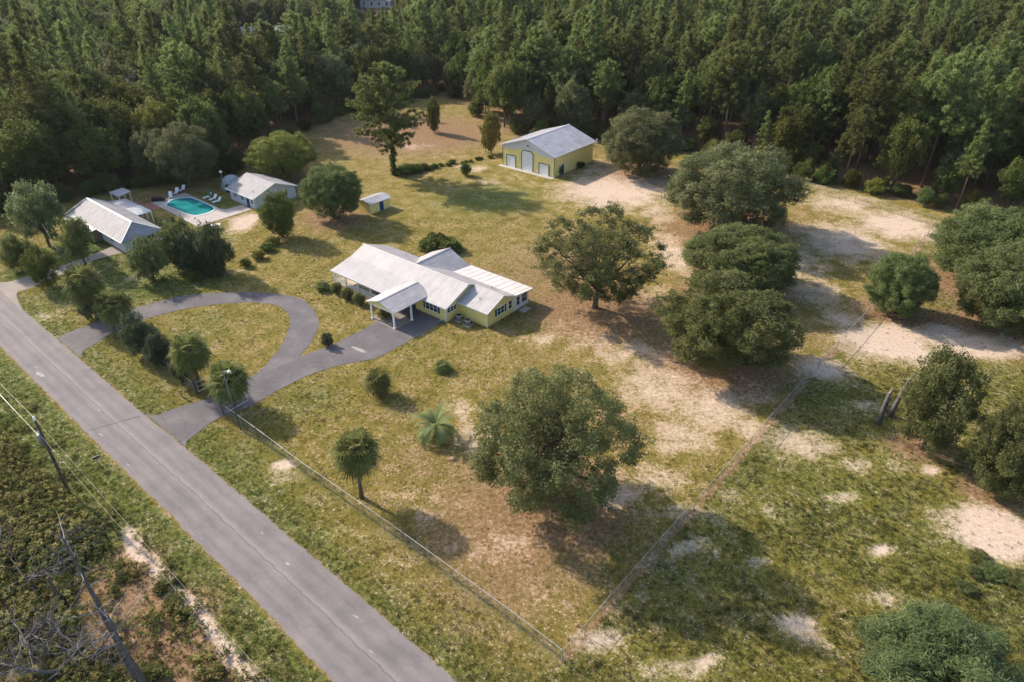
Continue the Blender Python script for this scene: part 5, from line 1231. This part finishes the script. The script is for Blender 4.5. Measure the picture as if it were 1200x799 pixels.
# ---- far houses above the tree tops
for i,(x,y,L_,D_,rz,wc,rc,z,lab) in enumerate(((-117,352,24,8,R(14),'whitesid','barn_roof',5.0,'long low house with a pale metal roof glimpsed in the wood at the upper left'),(-84,478,20,12,R(-12),'whitesid','shingle',7.5,'white house with a grey roof at the top edge above the tree tops'),
      (-106,470,9,7,R(-12),'whitesid','barn_roof',5,'small white outbuilding at the top edge left of the white house'),(180,292,7,5,R(20),'brown','barn_roof',4,'small tan hut in a sandy gap of the wood at the upper right'))):
    t=empty('far_house',(x,y,0),rz,lab,'house')
    MB().box(-L_/2,L_/2,-D_/2,D_/2,0,z*.62).build('wall',M[wc],t)
    MB().extr([(-L_/2,-D_/2,z*.62),(-L_/2,0,z),(-L_/2,D_/2,z*.62)],(L_,0,0)).build('gable',M[wc],t)
    roof_plane('roof',[(-L_/2-.5,-D_/2-.5,z*.6),(L_/2+.5,-D_/2-.5,z*.6),(L_/2+.5,0,z+.12),(-L_/2-.5,0,z+.12)],M[rc],t,rib=0); roof_plane('roof',[(-L_/2-.5,D_/2+.5,z*.6),(L_/2+.5,D_/2+.5,z*.6),(L_/2+.5,0,z+.12),(-L_/2-.5,0,z+.12)],M[rc],t,rib=0)
    for k in range(int(L_/5)):
        c=-L_/2+2.5+k*5; f=MB().box(c-.7,c+.7,-D_/2-.06,-D_/2,z*.2,z*.48).build('window',M['white'],t); MB().box(c-.6,c+.6,-D_/2-.08,-D_/2-.06,z*.22,z*.46).build('pane',M['glass'],f)

# ------------------------------------------------------------------ fences, poles
def fence(line,h,label,step=3.0,mesh_step=.16,rail=True,gap=None,cat='fence',mr=.03,post_r=.035):
    """chain-link fence: posts, top rail, woven wire"""
    L=resample(np.array(line,float),int(sum(np.hypot(*np.diff(np.array(line),axis=0).T))/step)+1)
    t=empty('chain_link_fence',(L[0][0],L[0][1],0),0,label,cat); o0=L[0]
    L=[Vector((x-o0[0],y-o0[1],0)) for x,y in L]
    rp=MB(); wires=MB(); rg=random.Random(int(abs(line[0][0])*10))
    for i,p in enumerate(L):
        big=i in (0,len(L)-1); MB().tube([p,p+Vector((0,0,h+(.1 if big else .02)))],post_r*(1.4 if big else 1),6).build('post',M['steel'],t)
    for a,b_ in zip(L[:-1],L[1:]):
        rp.tube([a+Vector((0,0,h)),b_+Vector((0,0,h))],mr,5,False)
        d=b_-a; n_=int(d.length/mesh_step)
        for k in range(n_):
            s=a+d*(k/n_)
            for sg in (1,-1):
                e0,e1=(0.05,h) ; run=d*( (h/d.length)*sg )
                q0=s+Vector((0,0,.04)); f=1.0
                q1=s+run*1.0+Vector((0,0,h))
                # clip to this bay
                tt=(q1-a).dot(d)/d.length_squared
                if tt>1: f=(1-k/n_)/(h/d.length)
                if tt<0: f=(k/n_)/(h/d.length)
                if f<.05: continue
                q1=q0+(run+Vector((0,0,h-.04)))*min(1,f)
                wires.add([q0,q0+d.normalized()*.018,q1+d.normalized()*.018,q1],[(0,1,2,3)])
    if rail: rp.build('top_rail',M['steel_pale'],t)
    w_=wires.build('wire_mesh',M['steel'],t); w_['kind']='stuff'
    return t
M['steel_pale']=simple('pale_steel_tube',(.38,.365,.34),.4,metal=.3,var=.12)
fence([(-55.7,82.5),(-47,74.9),(-39.2,68.2)],1.5,'chain-link fence behind the dark shrubs between the two gates')
fence([(-33.8,63.75),(-32.2,62.4)],1.5,'short piece of chain-link fence beside the lower gate and light pole')
fence(fence_front[3:],1.5,'long chain-link front fence running along the road verge to the lawn corner')
fence([fence_front[2],fence_front[3]],1.5,'chain-link fence bay between the light pole and the long front fence')
fence(fence_side[:4],1.5,'chain-link side fence from the lawn corner up between lawn and pasture',post_r=.03,mr=.022)
fence(fence_side[3:6],1.5,'chain-link side fence past the sand towards the dark dense oak',post_r=.04,mr=.028)
fence(fence_side[5:],1.4,'chain-link side fence running behind the small round oak to the back corner',post_r=.045,mr=.032,mesh_step=.3)
fence(fence_back,1.7,'chain-link back fence along the foot of the pine wood',post_r=.05,mr=.04,mesh_step=.3)
def gate(hinge,tip,h,lab,lab2=None):
    hx,hy=hinge; t=empty('gate_leaf',(hx,hy,0),0,lab,'gate'); d=Vector((tip[0]-hx,tip[1]-hy,0)); u=Vector((0,0,1))
    m=MB()
    m.tube([u*.15,u*h,d+u*h,d+u*.15,u*.15],.03,6,False); m.tube([d*.5+u*.15,d*.5+u*h],.022,5,False); m.tube([u*h*.55,d+u*h*.55],.018,5,False); m.build('frame',M['white'],t)
    w_=MB(); n_=int(d.length/.18)
    for k in range(n_+1): w_.tube([d*(k/n_)+u*.16,d*(k/n_)+u*(h-.02)],.006,3,False)
    s=w_.build('pickets',M['steel'],t); s['kind']='stuff'
def gpost(x,y,h,lab,w_=.3,mat='dkwood'):
    t=empty('gate_post',(x,y,0),R(-41),lab,'gate post'); MB().box(-w_/2,w_/2,-w_/2,w_/2,-.1,h).build('shaft',M[mat],t); MB().box(-w_/2-.04,w_/2+.04,-w_/2-.04,w_/2+.04,h,h+.07).build('cap',M['black'],t)
gpost(-38.85,67.95,1.9,'dark gate post at the foot of the palm, left side of the lower gate')
gpost(-33.95,63.85,1.75,'dark gate post beside the light pole, right side of the lower gate')
gate((-38.7,68.1),(-36.4,70.9),1.5,'white tubular gate leaf swung open beside the palm at the lower gate')
gate((-33.75,64.0),(-32.0,66.3),1.4,'white tubular gate leaf swung open behind the light pole')
gpost(-56.7,83.4,1.5,'dark gate post between palms and round shrub, right side of the upper gate',.22)
gate((-56.6,83.6),(-54.4,86.2),1.3,'white tubular gate leaf swung open under the palms at the upper gate')
gpost(-60.6,87.0,1.5,'gate post left of the upper driveway entrance under the tallest palm',.2)
x,y=G(214,465); o=MB().box(-.05,.05,-.05,.05,0,1.0).box(-.16,.16,-.08,.08,.85,1.1).build('meter_post',M['brown'],loc=(x,y,0)); tag(o,'short brown marker post in the verge left of the lower gate','post')

# light pole
t=empty('light_pole',(-31.07,60.93,0),0,'slender grey light pole with a small lamp at the lower gate','light pole')
MB().tube([(0,0,-.1),(-.1,0,4),(-.25,.05,8.1)],[.085,.075,.06],8).build('pole',M['dksteel'],t,True)
MB().tube([(-.25,.05,8.0),(.15,-.05,8.2),(.45,-.1,8.15)],.03,6).build('arm',M['steel'],t,True)
MB().lathe([(.06,-.1),(.2,-.05),(.22,.05),(.12,.18),(.05,.2)],n=12).build('lamp_head',M['white'],t,True,loc=(.5,-.12,8.12))
# power pole with transformer
PX,PY=-45.17,50.86
t=empty('power_pole',(PX,PY,0),R(-42),'wooden power pole with a grey transformer in the verge left of the road','power pole')
MB().tube([(0,0,-.3),(0,0,4.5),(.0,0,9.4)],[.17,.15,.11],9).build('pole',M['dkwood'],t,True)
MB().lathe([(.10,9.4),(.13,9.45),(.13,9.75),(.05,9.85)],n=10).build('top_insulator',M['white'],t,True)
tr_=MB().lathe([(.2,6.4),(.3,6.45),(.3,7.4),(.26,7.5),(.1,7.55)],-.48,-.1,16).build('transformer',M['ac'],t,True)
MB().lathe([(.05,7.5),(.07,7.6),(.07,7.8),(.03,7.85)],-.48,-.1,8).build('bushing',M['white'],tr_,True)
MB().tube([(0,0,8.6),(-.7,.1,8.75)],.03,5).build('bracket',M['steel'],t); MB().lathe([(.05,8.7),(.08,8.78),(.08,8.95),(.03,9.0)],-.7,.1,8).build('insulator',M['white'],t)
MB().lathe([(.1,4.6),(.12,4.65),(.12,5.0),(.08,5.05)],.22,0,10).build('meter',M['black'],t,True)
ud=Vector((G(390,799)[0]-G(0,405)[0],G(390,799)[1]-G(0,405)[1],0)).normalized()
def wire(p,q_,sag,r_,lab,nm='power_line'):
    p=Vector(p);q_=Vector(q_); pts=[p.lerp(q_,s)-Vector((0,0,4*sag*s*(1-s))) for s in np.linspace(0,1,25)]
    o0=p; o=MB().tube([a-o0 for a in pts],r_,4,False).build(nm,M['wire'],loc=p); tag(o,lab,'power line')
top=Vector((PX,PY,9.8)); 
wire(top,top+ud*60-Vector((0,0,.2)),.9,.005,'thin power line from the pole top along the road to the lower right')
wire(top-ud*48+Vector((-.5,0,0)),top,.7,.010,'thin power line from the upper left edge to the pole top')
mid=Vector((PX-.15,PY,7.6))
wire(mid,mid+ud*60,.8,.005,'lower thin power line leaving the pole towards the lower right')
for k in range(3): wire(mid-ud*45+Vector((-.2-.12*k,-.1*k,.06*k)),mid+Vector((-.2,0,.0+.05*k)),.7,.014,['upper','middle','lower'][k]+' strand of the pale cable bundle reaching the transformer')
# second pole, just outside the frame, that the lines run on to
p2=Vector((PX,PY,0))+ud*60
# mailbox
x,y=-44.6,55.5
x,y=G(116,545)
t=empty('mailbox',(x,y,0),R(50),'black mailbox on a pale post at the road edge by the power pole','mailbox')
MB().box(-.05,.05,-.05,.05,0,1.05).build('post',M['ac'],t); MB().bar((-.28,0,1.0),(.28,0,1.0),.08).build('arm',M['ac'],t)
MB().extr([(-.3,-.11,1.06),(-.3,.11,1.06),(-.3,.11,1.2),(-.3,.07,1.28),(-.3,-.07,1.28),(-.3,-.11,1.2)],(.6,0,0)).build('box',M['black'],t)
MB().box(.31,.325,-.1,.1,1.07,1.22).build('door',M['black'],t)

# ------------------------------------------------------------------ air
hz_m,nt,n,l=new_mat('thin_haze'); n.remove(n['Principled BSDF'])
pv=n.new('ShaderNodeVolumePrincipled'); pv.inputs['Color'].default_value=(.93,.95,1,1); pv.inputs['Density'].default_value=.00004; pv.inputs['Anisotropy'].default_value=.2
l.new(pv.outputs[0],n['Material Output'].inputs['Volume'])
hb=MB().box(-2900,2900,-900,3900,-1,54).build('haze',hz_m); hb['kind']='stuff'
